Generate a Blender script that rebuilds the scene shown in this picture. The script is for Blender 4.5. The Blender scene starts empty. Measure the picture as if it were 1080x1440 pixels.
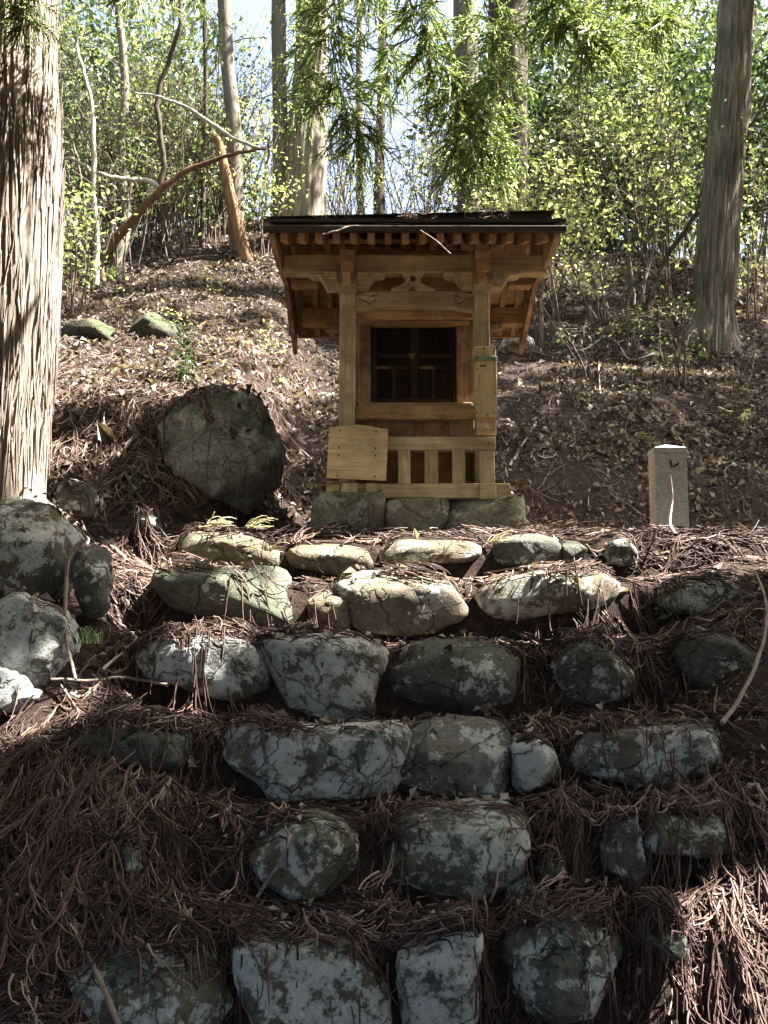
import bpy, bmesh, math, random
import numpy as np
from mathutils import Vector
from mathutils.bvhtree import BVHTree
R = math.radians
rng = np.random.default_rng(7)
random.seed(7)
sc = bpy.context.scene
col = sc.collection
# ------------------------------------------------------------------ camera
F_PX = 1400.0; PITCH = R(6.5); EYE = np.array([0.0, 0.0, 1.6])
cam_d = bpy.data.cameras.new('camera'); cam = bpy.data.objects.new('camera', cam_d); col.objects.link(cam)
cam_d.sensor_fit = 'VERTICAL'; cam_d.sensor_height = 36; cam_d.lens = 36 * F_PX / 1440
cam_d.clip_start = 0.05; cam_d.clip_end = 2000
cam.location = EYE; cam.rotation_euler = (R(90) + PITCH, 0, 0)
sc.camera = cam
# ------------------------------------------------------------------ sky, sun, exposure
SUN = np.array([0.53, 0.02, 0.845]); SUN /= np.linalg.norm(SUN)
w = bpy.data.worlds.new('World'); sc.world = w; w.use_nodes = True
wn = w.node_tree; bg = wn.nodes['Background']
sky = wn.nodes.new('ShaderNodeTexSky'); sky.sky_type = 'NISHITA'; sky.sun_disc = False
sky.sun_elevation = math.asin(SUN[2]); sky.sun_rotation = math.atan2(SUN[0], SUN[1]); sky.dust_density = 5.0; sky.air_density = .9; sky.ozone_density = .6
wn.links.new(sky.outputs[0], bg.inputs[0]); bg.inputs[1].default_value = 0.05
sd = bpy.data.lights.new('sun', 'SUN'); sd.energy = 5.0; sd.angle = R(0.5); sd.color = (1.0, 0.96, 0.91)
so = bpy.data.objects.new('sun', sd); col.objects.link(so)
so.rotation_euler = Vector(-SUN).to_track_quat('-Z', 'Y').to_euler()
so.location = (10, 5, 15)
sc.view_settings.view_transform = 'Standard'; sc.view_settings.look = 'None'
sc.view_settings.exposure = 3.5; sc.view_settings.gamma = 1.0
sc.cycles.max_bounces = 8; sc.cycles.transparent_max_bounces = 8
# ------------------------------------------------------------------ pixel helpers (photo pixel + distance -> world)
cP, sP = math.cos(PITCH), math.sin(PITCH)
def ray(px, py):
    a = (px - 540) / F_PX; b = (720 - py) / F_PX
    return np.array([a, cP - b * sP, sP + b * cP])
def at(px, py, D):
    d = ray(px, py); return EYE + d * (D / d[1])
def proj(P):
    P = np.asarray(P) - EYE; yf = P[..., 1] * cP + P[..., 2] * sP; zu = -P[..., 1] * sP + P[..., 2] * cP
    yf = np.where(yf < .05, .05, yf)
    return 540 + P[..., 0] / yf * F_PX, 720 - zu / yf * F_PX
def pxm(D): return F_PX / D
# ------------------------------------------------------------------ numpy noise
_perm = rng.permutation(256); _val = rng.random(256)
def vnoise(p):
    p = np.asarray(p, float); i = np.floor(p).astype(int); f = p - i; f = f * f * (3 - 2 * f)
    def h(dx, dy, dz):
        return _val[_perm[(_perm[(_perm[(i[..., 0] + dx) & 255] + i[..., 1] + dy) & 255] + i[..., 2] + dz) & 255]]
    x, y, z = f[..., 0], f[..., 1], f[..., 2]
    def lx(dy, dz): return h(0, dy, dz) * (1 - x) + h(1, dy, dz) * x
    return ((lx(0, 0) * (1 - y) + lx(1, 0) * y) * (1 - z) + (lx(0, 1) * (1 - y) + lx(1, 1) * y) * z) * 2 - 1
def fbm(p, o=4):
    p = np.asarray(p, float); s = 0; a = 1
    for k in range(o): s = s + a * vnoise(p * 2 ** k + 17.3 * k); a *= .5
    return s
def sst(a, b, x):
    t = np.clip((x - a) / (b - a), 0, 1); return t * t * (3 - 2 * t)
# ------------------------------------------------------------------ mesh helpers
def mesh_np(name, verts, faces, mat=None, smooth=True, rnd=None):
    verts = np.asarray(verts, np.float32); me = bpy.data.meshes.new(name)
    fl = faces if isinstance(faces, list) else [faces]
    tot = np.concatenate([np.full(len(f), f.shape[1]) for f in fl]); idx = np.concatenate([f.ravel() for f in fl])
    me.vertices.add(len(verts)); me.vertices.foreach_set('co', verts.ravel())
    me.loops.add(len(idx)); me.loops.foreach_set('vertex_index', idx.astype(np.int32))
    me.polygons.add(len(tot)); st = np.concatenate([[0], np.cumsum(tot)[:-1]])
    me.polygons.foreach_set('loop_start', st.astype(np.int32)); me.polygons.foreach_set('loop_total', tot.astype(np.int32))
    me.polygons.foreach_set('use_smooth', np.full(len(tot), smooth))
    if rnd is not None:
        at_ = me.attributes.new('rnd', 'FLOAT', 'FACE'); at_.data.foreach_set('value', np.asarray(rnd, np.float32))
    me.update(calc_edges=True); me.validate()
    if mat: me.materials.append(mat)
    return me
def tag(o, label=None, cat=None, group=None, kind=None):
    if label: o['label'] = label
    if cat: o['category'] = cat
    if group: o['group'] = group
    if kind: o['kind'] = kind
    return o
def link(name, me, parent=None, label=None, cat=None, group=None, kind=None, center=True):
    o = bpy.data.objects.new(name, me); col.objects.link(o)
    loc = Vector((0, 0, 0))
    if center and len(me.vertices):
        n = len(me.vertices); co = np.empty(n * 3, np.float32); me.vertices.foreach_get('co', co); co = co.reshape(-1, 3)
        c = (co.min(0) + co.max(0)) / 2; co -= c; me.vertices.foreach_set('co', co.ravel()); loc = Vector([float(v) for v in c]); me.update()
    if parent is not None:
        o.parent = parent
        loc = loc - (parent['_w'] if False else wloc(parent))
    o.location = loc
    return tag(o, label, cat, group, kind)
def wloc(o):
    v = Vector(o.location)
    while o.parent is not None: o = o.parent; v = v + Vector(o.location)
    return v
def empty(name, loc, label=None, cat=None, group=None):
    o = bpy.data.objects.new(name, None); col.objects.link(o); o.location = [float(v) for v in loc]; o.empty_display_size = .1
    return tag(o, label, cat, group)
def bm_mesh(name, bm, mat, smooth=False):
    me = bpy.data.meshes.new(name); bm.to_mesh(me); bm.free(); me.materials.append(mat)
    if smooth:
        for p in me.polygons: p.use_smooth = True
    return me
def box_bm(x0, x1, y0, y1, z0, z1, bev=.004, jit=0.0):
    bm = bmesh.new(); bmesh.ops.create_cube(bm, size=1)
    for v in bm.verts:
        v.co = ((x0 + x1) / 2 + v.co.x * (x1 - x0), (y0 + y1) / 2 + v.co.y * (y1 - y0), (z0 + z1) / 2 + v.co.z * (z1 - z0))
        if jit: v.co += Vector([random.uniform(-jit, jit) for _ in range(3)])
    if bev: bmesh.ops.bevel(bm, geom=list(bm.edges), offset=bev, segments=1, affect='EDGES')
    return bm
def boxw(name, x0, x1, y0, y1, z0, z1, mat, parent, bev=.004, jit=0.0):
    return link(name, bm_mesh(name, box_bm(x0, x1, y0, y1, z0, z1, bev, jit), mat), parent)
def boxp(name, a, b, c, d, D, dep, mat, parent, bev=.004, jit=0.0):
    """box whose front face at distance D covers photo rectangle a,b - c,d; dep metres deep"""
    xc, yc = (a + c) / 2, (b + d) / 2
    x0, x1 = at(a, yc, D)[0], at(c, yc, D)[0]; z1, z0 = at(xc, b, D)[2], at(xc, d, D)[2]
    return boxw(name, x0, x1, D, D + dep, z0, z1, mat, parent, bev, jit)
def prism(name, pts, y0, y1, mat, parent, bev=.003, holes=None):
    """pts: world (x,z) outline, extruded from y0 to y1"""
    bm = bmesh.new(); vs = [bm.verts.new((p[0], y0, p[1])) for p in pts]
    es = [bm.edges.new((vs[i], vs[(i + 1) % len(vs)])) for i in range(len(vs))]
    if holes:
        for h in holes:
            hv = [bm.verts.new((p[0], y0, p[1])) for p in h]
            es += [bm.edges.new((hv[i], hv[(i + 1) % len(hv)])) for i in range(len(hv))]
    r = bmesh.ops.triangle_fill(bm, use_beauty=True, use_dissolve=False, edges=es)
    ex = bmesh.ops.extrude_face_region(bm, geom=list(bm.faces))
    for v in [g for g in ex['geom'] if isinstance(g, bmesh.types.BMVert)]: v.co.y = y1
    bmesh.ops.recalc_face_normals(bm, faces=bm.faces)
    if bev:
        ed = [e for e in bm.edges if len(e.link_faces) == 2 and e.calc_face_angle(0) > 1.2 and abs(e.verts[0].co.y - y0) < 1e-6 and abs(e.verts[1].co.y - y0) < 1e-6]
        bmesh.ops.bevel(bm, geom=ed, offset=bev, segments=1, affect='EDGES')
    return link(name, bm_mesh(name, bm, mat), parent)
def prismp(name, px, D, dep, mat, parent, bev=.003, holes=None):
    f = lambda q: [(at(x, y, D)[0], at(x, y, D)[2]) for x, y in q]
    return prism(name, f(px), D, D + dep, mat, parent, bev, [f(h) for h in holes] if holes else None)
def strand_mesh(P, Rr, sides=3):
    """P (N,S,3) polylines, Rr (N,S) radii -> verts, quads"""
    N, S, _ = P.shape
    T = np.gradient(P, axis=1); T /= np.linalg.norm(T, axis=2, keepdims=True) + 1e-9
    ref = rng.normal(size=(N, 1, 3)); n1 = np.cross(T, ref); n1 /= np.linalg.norm(n1, axis=2, keepdims=True) + 1e-9
    n2 = np.cross(T, n1)
    an = np.arange(sides) / sides * 2 * math.pi
    V = P[:, :, None] + Rr[:, :, None, None] * (np.cos(an)[None, None, :, None] * n1[:, :, None] + np.sin(an)[None, None, :, None] * n2[:, :, None])
    base = np.arange(N)[:, None, None] * S * sides + np.arange(S - 1)[None, :, None] * sides
    k = np.arange(sides)[None, None]; k2 = (k + 1) % sides
    Q = np.stack([base + k, base + k2, base + sides + k2, base + sides + k], -1).reshape(-1, 4)
    return V.reshape(-1, 3), Q
def smooth_line(pts, n):
    """Catmull-Rom resample of rows (any columns)"""
    P = np.asarray(pts, float)
    if len(P) == 2: t = np.linspace(0, 1, n)[:, None]; return P[0] * (1 - t) + P[1] * t
    E = np.vstack([2 * P[0] - P[1], P, 2 * P[-1] - P[-2]]); out = []
    for t in np.linspace(0, len(P) - 1 - 1e-6, n):
        i = int(t); f = t - i; a, b, c, d = E[i], E[i + 1], E[i + 2], E[i + 3]
        out.append(.5 * ((2 * b) + (-a + c) * f + (2 * a - 5 * b + 4 * c - d) * f * f + (-a + 3 * b - 3 * c + d) * f ** 3))
    return np.array(out)
def tube(pts, rad, sides=8, n=None, bark=0.0, bfreq=6.0, vfreq=1.2, wob=0.0, cap=True, plates=0.0):
    """one tube with optional bark relief; returns verts, [quads, caps]"""
    n = n or max(6, len(pts) * 5)
    C = smooth_line(np.column_stack([np.asarray(pts, float), np.asarray(rad, float)]), n); P, r = C[:, :3], np.maximum(C[:, 3], .0006)
    if wob: P = P + wob * np.stack([fbm(np.stack([np.arange(n) * .35 + k * 9, np.full(n, k * 3.1), np.full(n, P[0, 0] * 5)], -1), 2) for k in range(3)], -1)
    T = np.gradient(P, axis=0); T /= np.linalg.norm(T, axis=1, keepdims=True)
    ref = np.array([0.0, 1.0, 0.0]) if abs(T[0, 1]) < .9 else np.array([1.0, 0, 0])
    n1 = np.cross(T, ref); n1 /= np.linalg.norm(n1, axis=1, keepdims=True); n2 = np.cross(T, n1)
    an = np.arange(sides) / sides * 2 * math.pi; ca, sa = np.cos(an), np.sin(an)
    rr = np.repeat(r[:, None], sides, 1)
    if bark:
        L = np.concatenate([[0], np.cumsum(np.linalg.norm(np.diff(P, axis=0), axis=1))])
        q = np.stack(np.broadcast_arrays(ca[None] * bfreq * .5, sa[None] * bfreq * .5, L[:, None] * vfreq), -1)
        q = q + .5 * np.stack([vnoise(q * .7 + 5), vnoise(q * .7 + 9), 0 * q[..., 0]], -1)
        d = 1 - np.abs(fbm(q, 3)) * 1.6; d = np.clip(d, -1, 1)
        fine = fbm(q * np.array([3.1, 3.1, 2.0]) + 31, 2)
        if plates:
            crack = np.exp(-(np.abs(fbm(q * np.array([.5, .5, .28]) + 3, 4)) / .10) ** 2); pl_ = fbm(q * np.array([.7, .7, .5]) + 60, 3) * 3.2
            fr_ = pl_ - np.floor(pl_); rr = rr * (1 - bark * .55 * crack + plates * (fr_ ** .6 - .5) + bark * .22 * fine + .02 * vnoise(q * np.array([5, 5, 2.5])))
        else: rr = rr * (1 + bark * (-d * .8 + .35 * fine))
    V = P[:, None] + rr[..., None] * (ca[None, :, None] * n1[:, None] + sa[None, :, None] * n2[:, None])
    i = np.arange(n - 1)[:, None] * sides; k = np.arange(sides)[None]; k2 = (k + 1) % sides
    Q = np.stack([i + k, i + sides + k, i + sides + k2, i + k2], -1).reshape(-1, 4)
    return V.reshape(-1, 3), Q
def merge(parts):
    V, Fq, o = [], [], 0
    for v, f in parts: V.append(v); Fq.append(f + o); o += len(v)
    return np.concatenate(V), np.concatenate(Fq)
def leaf_mesh(C, size, up=0.3, aspect=.55, droop=0.0, fold=.25, dirs=None):
    """folded diamond leaves (two triangles sharing a midrib) at centres C"""
    N = len(C); nrm = rng.normal(size=(N, 3)); nrm[:, 2] += up * 4; nrm /= np.linalg.norm(nrm, axis=1, keepdims=True)
    a = rng.normal(size=(N, 3)) if dirs is None else dirs + rng.normal(size=(N, 3)) * .3
    a[:, 2] -= droop; a -= (a * nrm).sum(1, keepdims=True) * nrm; a /= np.linalg.norm(a, axis=1, keepdims=True) + 1e-9
    b = np.cross(nrm, a); s = (np.asarray(size) * rng.uniform(.6, 1.25, N))[:, None]
    tip = C + a * s * .5; base = C - a * s * .5; m = C + a * s * .05
    l = m + b * s * aspect * .5 + nrm * s * fold * .5; r = m - b * s * aspect * .5 + nrm * s * fold * .5
    V = np.stack([base, l, tip, r], 1).reshape(-1, 3); k = np.arange(N)[:, None] * 4
    Fc = np.concatenate([k + np.array([[0, 1, 2]]), k + np.array([[0, 2, 3]])], 1).reshape(-1, 3)
    rn = np.repeat(rng.random(N), 2)
    return V, Fc, rn
# ------------------------------------------------------------------ materials
def new_mat(name):
    m = bpy.data.materials.new(name); m.use_nodes = True; nt = m.node_tree; b = nt.nodes['Principled BSDF']; return m, nt, b
def nd(nt, t, **kw):
    n = nt.nodes.new(t)
    for k, v in kw.items():
        if k.startswith('i_'):
            key = k[2:]; key = int(key) if key.isdigit() else key.replace('_', ' ')
            if hasattr(v, 'is_linked') or isinstance(v, bpy.types.NodeSocket): nt.links.new(v, n.inputs[key])
            else: n.inputs[key].default_value = v
        else: setattr(n, k, v)
    return n
def coords(nt, scale=(1, 1, 1), rand=True, obj=True):
    tc = nd(nt, 'ShaderNodeTexCoord'); v = tc.outputs['Object']
    if rand:
        oi = nd(nt, 'ShaderNodeObjectInfo'); s = nd(nt, 'ShaderNodeMath', operation='MULTIPLY', i_0=oi.outputs['Random'], i_1=37.0)
        v = nd(nt, 'ShaderNodeVectorMath', operation='ADD', i_0=v, i_1=s.outputs[0]).outputs[0]
    mp = nd(nt, 'ShaderNodeMapping', i_Vector=v, i_Scale=scale); return mp.outputs[0]
def noise(nt, v, scale, detail=6, rough=.6, dist=0.0):
    return nd(nt, 'ShaderNodeTexNoise', i_Vector=v, i_Scale=scale, i_Detail=detail, i_Roughness=rough, i_Distortion=dist).outputs[0]
def ramp(nt, fac, stops, interp='LINEAR'):
    r = nd(nt, 'ShaderNodeValToRGB', i_Fac=fac); cr = r.color_ramp; cr.interpolation = interp
    while len(cr.elements) < len(stops): cr.elements.new(.5)
    for e, (p, c) in zip(cr.elements, stops): e.position = p; e.color = (c, c, c, 1) if isinstance(c, (int, float)) else (*c, 1)
    return r.outputs[0]
def mix(nt, f, a, b, mode='MIX'):
    n = nd(nt, 'ShaderNodeMix', data_type='RGBA', blend_type=mode)
    for k, v in ((0, f), (6, a), (7, b)):
        if isinstance(v, bpy.types.NodeSocket): nt.links.new(v, n.inputs[k])
        else: n.inputs[k].default_value = v if isinstance(v, (int, float)) else (*v, 1)
    return n.outputs[2]
def bump(nt, b, h, strength=.5, dist=.01):
    n = nd(nt, 'ShaderNodeBump', i_Height=h, i_Strength=strength, i_Distance=dist); nt.links.new(n.outputs[0], b.inputs['Normal']); return n
def fin(nt, b, c, rough=.85, spec=.3):
    if isinstance(c, bpy.types.NodeSocket): nt.links.new(c, b.inputs['Base Color'])
    else: b.inputs['Base Color'].default_value = (*c, 1)
    if isinstance(rough, bpy.types.NodeSocket): nt.links.new(rough, b.inputs['Roughness'])
    else: b.inputs['Roughness'].default_value = rough
    b.inputs['Specular IOR Level'].default_value = spec
def wood(name, axis, light, dark, stain=.35, green=0.0, cracks=1.0):
    if 'dark' not in name: f_ = 1.3 if 'brown' in name or 'deep' in name else 1.4; light = tuple(min(.8, x * f_) for x in light); dark = tuple(x * f_ * .95 for x in dark)  # brown and deep woods kept darker, putting eave shade into their colour
    m, nt, b = new_mat(name); s = [14, 14, 14]; s[axis] = .9
    v = coords(nt, s); n1 = noise(nt, v, 3.2, 8, .62, .8)
    s2 = [60, 60, 60]; s2[axis] = 1.6; n2 = noise(nt, coords(nt, s2), 2.0, 4, .7)
    c = ramp(nt, n1, [(.28, dark), (.45, tuple(.55 * a + .45 * d for a, d in zip(light, dark))), (.62, light)])
    c = mix(nt, ramp(nt, n2, [(.33, .75), (.45, 0.0)]), c, tuple(x * .35 for x in dark))
    st = noise(nt, coords(nt), 3.5, 5, .65); c = mix(nt, ramp(nt, st, [(.44, stain * 1.35), (.64, 0.0)]), c, tuple(x * .45 for x in dark))
    wv = noise(nt, coords(nt), 9, 6, .7); c = mix(nt, ramp(nt, wv, [(.47, 0.0), (.68, .5 if 'dark' not in name else 0.0)]), c, (.46, .40, .29))
    if green: c = mix(nt, ramp(nt, noise(nt, coords(nt), 6, 5, .7), [(.5, 0.0), (.62, green)]), c, (.12, .14, .05))
    oi = nd(nt, 'ShaderNodeObjectInfo'); hsv = nd(nt, 'ShaderNodeHueSaturation', i_Color=c, i_Value=nd(nt, 'ShaderNodeMapRange', i_Value=oi.outputs['Random'], i_3=.82, i_4=1.12).outputs[0], i_Saturation=nd(nt, 'ShaderNodeMapRange', i_Value=nd(nt, 'ShaderNodeMath', operation='FRACT', i_0=nd(nt, 'ShaderNodeMath', operation='MULTIPLY', i_0=oi.outputs['Random'], i_1=7.3).outputs[0]).outputs[0], i_3=.92, i_4=1.15).outputs[0]); c = hsv.outputs[0]
    fin(nt, b, c, .8, .25)
    h = mix(nt, .5, n1, n2); bump(nt, b, h, .7 * cracks, .006); return m
def stone_mat(name, base1, base2, lichen, lo, hi, moss=.0, brown=.0, scale=1.0, crack=.6):
    m, nt, b = new_mat(name); v = coords(nt)
    big = noise(nt, v, 4.5 * scale, 8, .65, .4); fine = noise(nt, v, 38, 6, .7)
    c = mix(nt, ramp(nt, big, [(.35, 0.0), (.65, 1.0)]), base1, base2)
    c = mix(nt, ramp(nt, fine, [(.35, .6), (.6, 0.0)]), c, tuple(x * .4 for x in base1))
    if brown: c = mix(nt, ramp(nt, noise(nt, v, 3.1, 4, .6), [(.45, 0.0), (.6, brown)]), c, (.17, .11, .055))
    l1 = noise(nt, v, 6.5 * scale, 10, .66, .3); l2 = noise(nt, v, 55, 4, .7)
    lm = mix(nt, .22, l1, l2)
    l3 = noise(nt, v, 17, 8, .7, .5); oi = nd(nt, 'ShaderNodeObjectInfo'); lm = mix(nt, .3, lm, l3); lm = nd(nt, 'ShaderNodeMath', operation='ADD', i_0=lm, i_1=nd(nt, 'ShaderNodeMath', operation='MULTIPLY_ADD', i_0=oi.outputs['Random'], i_1=.07, i_2=-.04).outputs[0]).outputs[0]; lf = ramp(nt, lm, [(lo, 0.0), (lo + .012, .55), (hi + .03, .95)])
    lc = mix(nt, fine, tuple(x * .55 for x in lichen), lichen)
    c = mix(nt, lf, c, lc)
    dk = nd(nt, 'ShaderNodeTexVoronoi', i_Vector=v, i_Scale=26.0).outputs[0]
    c = mix(nt, ramp(nt, dk, [(.12, .7), (.2, 0.0)]), c, tuple(x * .3 for x in base1))
    if moss:
        g = nd(nt, 'ShaderNodeNewGeometry'); z = nd(nt, 'ShaderNodeSeparateXYZ', i_Vector=g.outputs['Normal']).outputs[2]
        mz = nd(nt, 'ShaderNodeMath', operation='MULTIPLY', i_0=ramp(nt, z, [(-.1, 0.0), (.5, 1.0)]), i_1=ramp(nt, noise(nt, v, 7, 5, .7), [(.40, 0.0), (.52, moss)]))
        c = mix(nt, mz.outputs[0], c, mix(nt, fine, (.02, .032, .009), (.06, .08, .022)))
    dv = nd(nt, 'ShaderNodeVectorMath', operation='ADD', i_0=v, i_1=nd(nt, 'ShaderNodeVectorMath', operation='SCALE', i_0=nd(nt, 'ShaderNodeTexNoise', i_Vector=v, i_Scale=6.0, i_Detail=5.0).outputs[1], i_Scale=.22).outputs[0])
    ve = nd(nt, 'ShaderNodeTexVoronoi', feature='DISTANCE_TO_EDGE', i_Vector=dv.outputs[0], i_Scale=3.2).outputs[0]; ck = ramp(nt, ve, [(.0, 0.0), (.018, 1.0)])
    c = mix(nt, ck, mix(nt, crack, c, tuple(x * .3 for x in base1)), c)
    fin(nt, b, c, .9, .25)
    h = mix(nt, .4, l1, fine); h = mix(nt, ck, (0, 0, 0), h); bump(nt, b, mix(nt, .25, h, noise(nt, v, 120, 3, .7)), .9, .035); return m
def leafy(name, cols, trans=.5, rough=.5, spec=.4):
    m, nt, b = new_mat(name); a = nd(nt, 'ShaderNodeAttribute', attribute_name='rnd').outputs['Fac']
    c = ramp(nt, a, [(i / max(1, len(cols) - 1), q) for i, q in enumerate(cols)])
    fin(nt, b, c, rough, spec)
    if trans:
        t = nd(nt, 'ShaderNodeBsdfTranslucent'); tc = mix(nt, 1.0, c, (1.0, 1.0, .45), 'MULTIPLY')
        g = nd(nt, 'ShaderNodeGamma', i_Color=tc, i_Gamma=.8); nt.links.new(g.outputs[0], t.inputs[0])
        mx = nd(nt, 'ShaderNodeMixShader', i_0=trans); nt.links.new(b.outputs[0], mx.inputs[1]); nt.links.new(t.outputs[0], mx.inputs[2])
        nt.links.new(mx.outputs[0], nt.nodes['Material Output'].inputs[0])
    return m
def bark_mat(name, light, dark, vs=2.0, moss=0.0, hs=16):
    m, nt, b = new_mat(name); v = coords(nt, (hs, hs, vs)); n1 = noise(nt, v, 1.0, 8, .65, .6); n2 = noise(nt, coords(nt, (60, 60, 6)), 1.0, 5, .7)
    c = ramp(nt, n1, [(.32, dark), (.5, tuple((a + d) / 2 for a, d in zip(light, dark))), (.66, light)])
    c = mix(nt, ramp(nt, n2, [(.35, .5), (.55, 0.0)]), c, dark)
    if moss: c = mix(nt, ramp(nt, noise(nt, coords(nt), 3, 6, .7), [(.48, 0.0), (.6, moss)]), c, (.06, .08, .025))
    fin(nt, b, c, .92, .15); bump(nt, b, mix(nt, .4, n1, n2), .9, .02); return m
def plain(name, c, rough=.6, metal=0.0, spec=.4, var=.25):
    m, nt, b = new_mat(name); n = noise(nt, coords(nt), 18, 6, .65)
    cc = mix(nt, ramp(nt, n, [(.35, 0.0), (.65, 1.0)]), tuple(x * (1 - var) for x in c), tuple(min(1, x * (1 + var)) for x in c))
    fin(nt, b, cc, rough, spec); b.inputs['Metallic'].default_value = metal; bump(nt, b, n, .2, .003); return m
TAN, TAND = (.44, .355, .21), (.24, .175, .10)
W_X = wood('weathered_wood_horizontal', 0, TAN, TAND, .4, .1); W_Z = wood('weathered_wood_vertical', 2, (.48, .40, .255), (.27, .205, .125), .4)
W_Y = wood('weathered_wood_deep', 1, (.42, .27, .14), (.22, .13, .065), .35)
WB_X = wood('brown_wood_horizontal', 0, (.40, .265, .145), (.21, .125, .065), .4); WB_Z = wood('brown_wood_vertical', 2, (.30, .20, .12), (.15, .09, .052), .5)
WD_X = wood('dark_wood_horizontal', 0, (.062, .05, .041), (.028, .022, .018), .3); WD_Z = wood('dark_wood_vertical', 2, (.062, .05, .041), (.028, .022, .018), .3)
W_PLY = wood('plywood', 0, (.52, .40, .235), (.34, .24, .13), .35, .06, .5); W_BOX = wood('box_wood', 2, (.52, .42, .255), (.33, .24, .135), .3, .25)
M_ROOF = plain('dark_sheet_metal', (.028, .022, .019), .55, .2); M_BRASS = plain('old_brass', (.22, .16, .08), .6, .5); M_COPPER = plain('green_copper', (.16, .22, .14), .7, .2)
M_NAIL = plain('rusty_nail', (.03, .018, .012), .8); M_VOID = plain('dark_door_panel', (.022, .019, .017), .9, 0, .1)
M_GRANITE, nt, b = new_mat('speckled_granite')
v = coords(nt); g1 = noise(nt, v, 210, 3, .8); c = ramp(nt, g1, [(.38, (.05, .045, .04)), (.46, (.28, .275, .255)), (.6, (.48, .475, .45))])
c = mix(nt, ramp(nt, noise(nt, v, 7, 5, .6), [(.45, 0.0), (.7, .5)]), c, (.16, .15, .11)); fin(nt, b, c, .85, .3); bump(nt, b, g1, .3, .002)
M_MARK = plain('carved_mark', (.03, .025, .02), .9); M_CAP = plain('pale_stone_cap', (.55, .54, .52), .8)
LICH = (.47, .48, .44)
S_GREY = stone_mat('lichen_stone', (.05, .05, .043), (.12, .12, .10), LICH, .495, .525, .25, .25)
S_PALE = stone_mat('pale_lichen_stone', (.05, .05, .045), (.15, .15, .135), (.47, .48, .445), .475, .52, .1, .2)
S_DARK = stone_mat('dark_lichen_stone', (.05, .05, .042), (.10, .10, .085), LICH, .55, .59, .3)
S_BROWN = stone_mat('brown_stone', (.11, .088, .064), (.19, .16, .12), (.55, .54, .48), .54, .575, .35, .25)
S_SLAB = stone_mat('green_grey_slab', (.085, .09, .066), (.14, .14, .105), (.30, .31, .25), .58, .66, .3)
S_BLOCK = stone_mat('foundation_block', (.17, .165, .125), (.27, .26, .20), (.50, .50, .43), .52, .575, .15, .12, crack=.15)
S_MOSS2 = stone_mat('mossy_dark_rock', (.03, .032, .025), (.07, .07, .055), (.2, .2, .17), .6, .68, .7, .2)
S_MOSS = stone_mat('mossy_boulder', (.16, .158, .14), (.34, .335, .305), (.50, .51, .48), .52, .57, 1.0, 0, 1.0, .2)
BK_CEDAR = bark_mat('shaggy_cedar_bark', (.33, .285, .24), (.17, .125, .095), 1.4, 0, 50)
BK_FAR = bark_mat('grey_cedar_bark', (.30, .25, .20), (.085, .065, .05), 1.2, .35, 26); BK_DARK = bark_mat('dark_bark', (.10, .075, .055), (.03, .022, .017), 2, .2)
BK_GREY = bark_mat('smooth_grey_bark', (.20, .175, .145), (.085, .07, .055), 5, .45, 8); BK_RED = bark_mat('red_brown_bark', (.20, .115, .07), (.08, .045, .03), 3, .15)
BK_SNAG = bark_mat('snag_wood', (.30, .18, .10), (.11, .06, .035), 3, .2, 30); BK_PALE = bark_mat('pale_branch_bark', (.50, .47, .42), (.26, .22, .18), 3)
TWIG = bark_mat('twig_bark', (.17, .135, .105), (.07, .05, .038), 8, 0, 20); M_STICK = bark_mat('fallen_stick', (.30, .24, .195), (.14, .10, .078), 8, 0, 20)
L_YG = leafy('young_leaf', [(.12, .16, .055), (.27, .32, .13), (.52, .54, .33)], .48); L_MID = leafy('mid_green_leaf', [(.03, .05, .02), (.075, .105, .042), (.19, .22, .11)], .38)
L_DK = leafy('evergreen_leaf', [(.010, .024, .008), (.024, .05, .015), (.05, .085, .03)], .25, .35, .5); L_CED = leafy('cedar_needles', [(.05, .09, .028), (.13, .19, .06), (.30, .36, .17)], .5, .45, .5)
L_BOUGH = leafy('sun_painted_needles', [(.08, .13, .045), (.20, .27, .10), (.46, .51, .29)], .55, .4, .5)  # cedar needle colours brightened so the visible boughs look sunlit
L_FAR = leafy('haze_tinted_far_leaf', [(.09, .115, .065), (.21, .245, .15), (.46, .48, .36)], .5); L_RED = leafy('red_bud_leaf', [(.35, .10, .05), (.45, .18, .09)], .5)  # far leaf colours paled and greyed in place of haze
M_NEEDLE = leafy('dead_cedar_needles', [(.016, .010, .009), (.036, .021, .017), (.078, .045, .035), (.14, .086, .066), (.36, .26, .205)], .12, .7, .25)
M_LITTER = leafy('dead_leaves', [(.025, .018, .016), (.055, .038, .033), (.10, .071, .061), (.18, .135, .117), (.40, .335, .30)], .2, .6, .35)
M_PALE_N = leafy('bleached_sprig', [(.26, .21, .11), (.42, .36, .22)], .3); M_GRASS = leafy('grass_blade', [(.03, .05, .015), (.07, .10, .03)], .3)
M_SOIL, nt, b = new_mat('forest_soil'); v = coords(nt, rand=False)
c = ramp(nt, noise(nt, v, 22, 8, .7), [(.3, (.014, .010, .008)), (.5, (.035, .023, .018)), (.7, (.075, .05, .04))]); fin(nt, b, c, .95, .1); bump(nt, b, noise(nt, v, 45, 6, .75), 1.0, .03)
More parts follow.
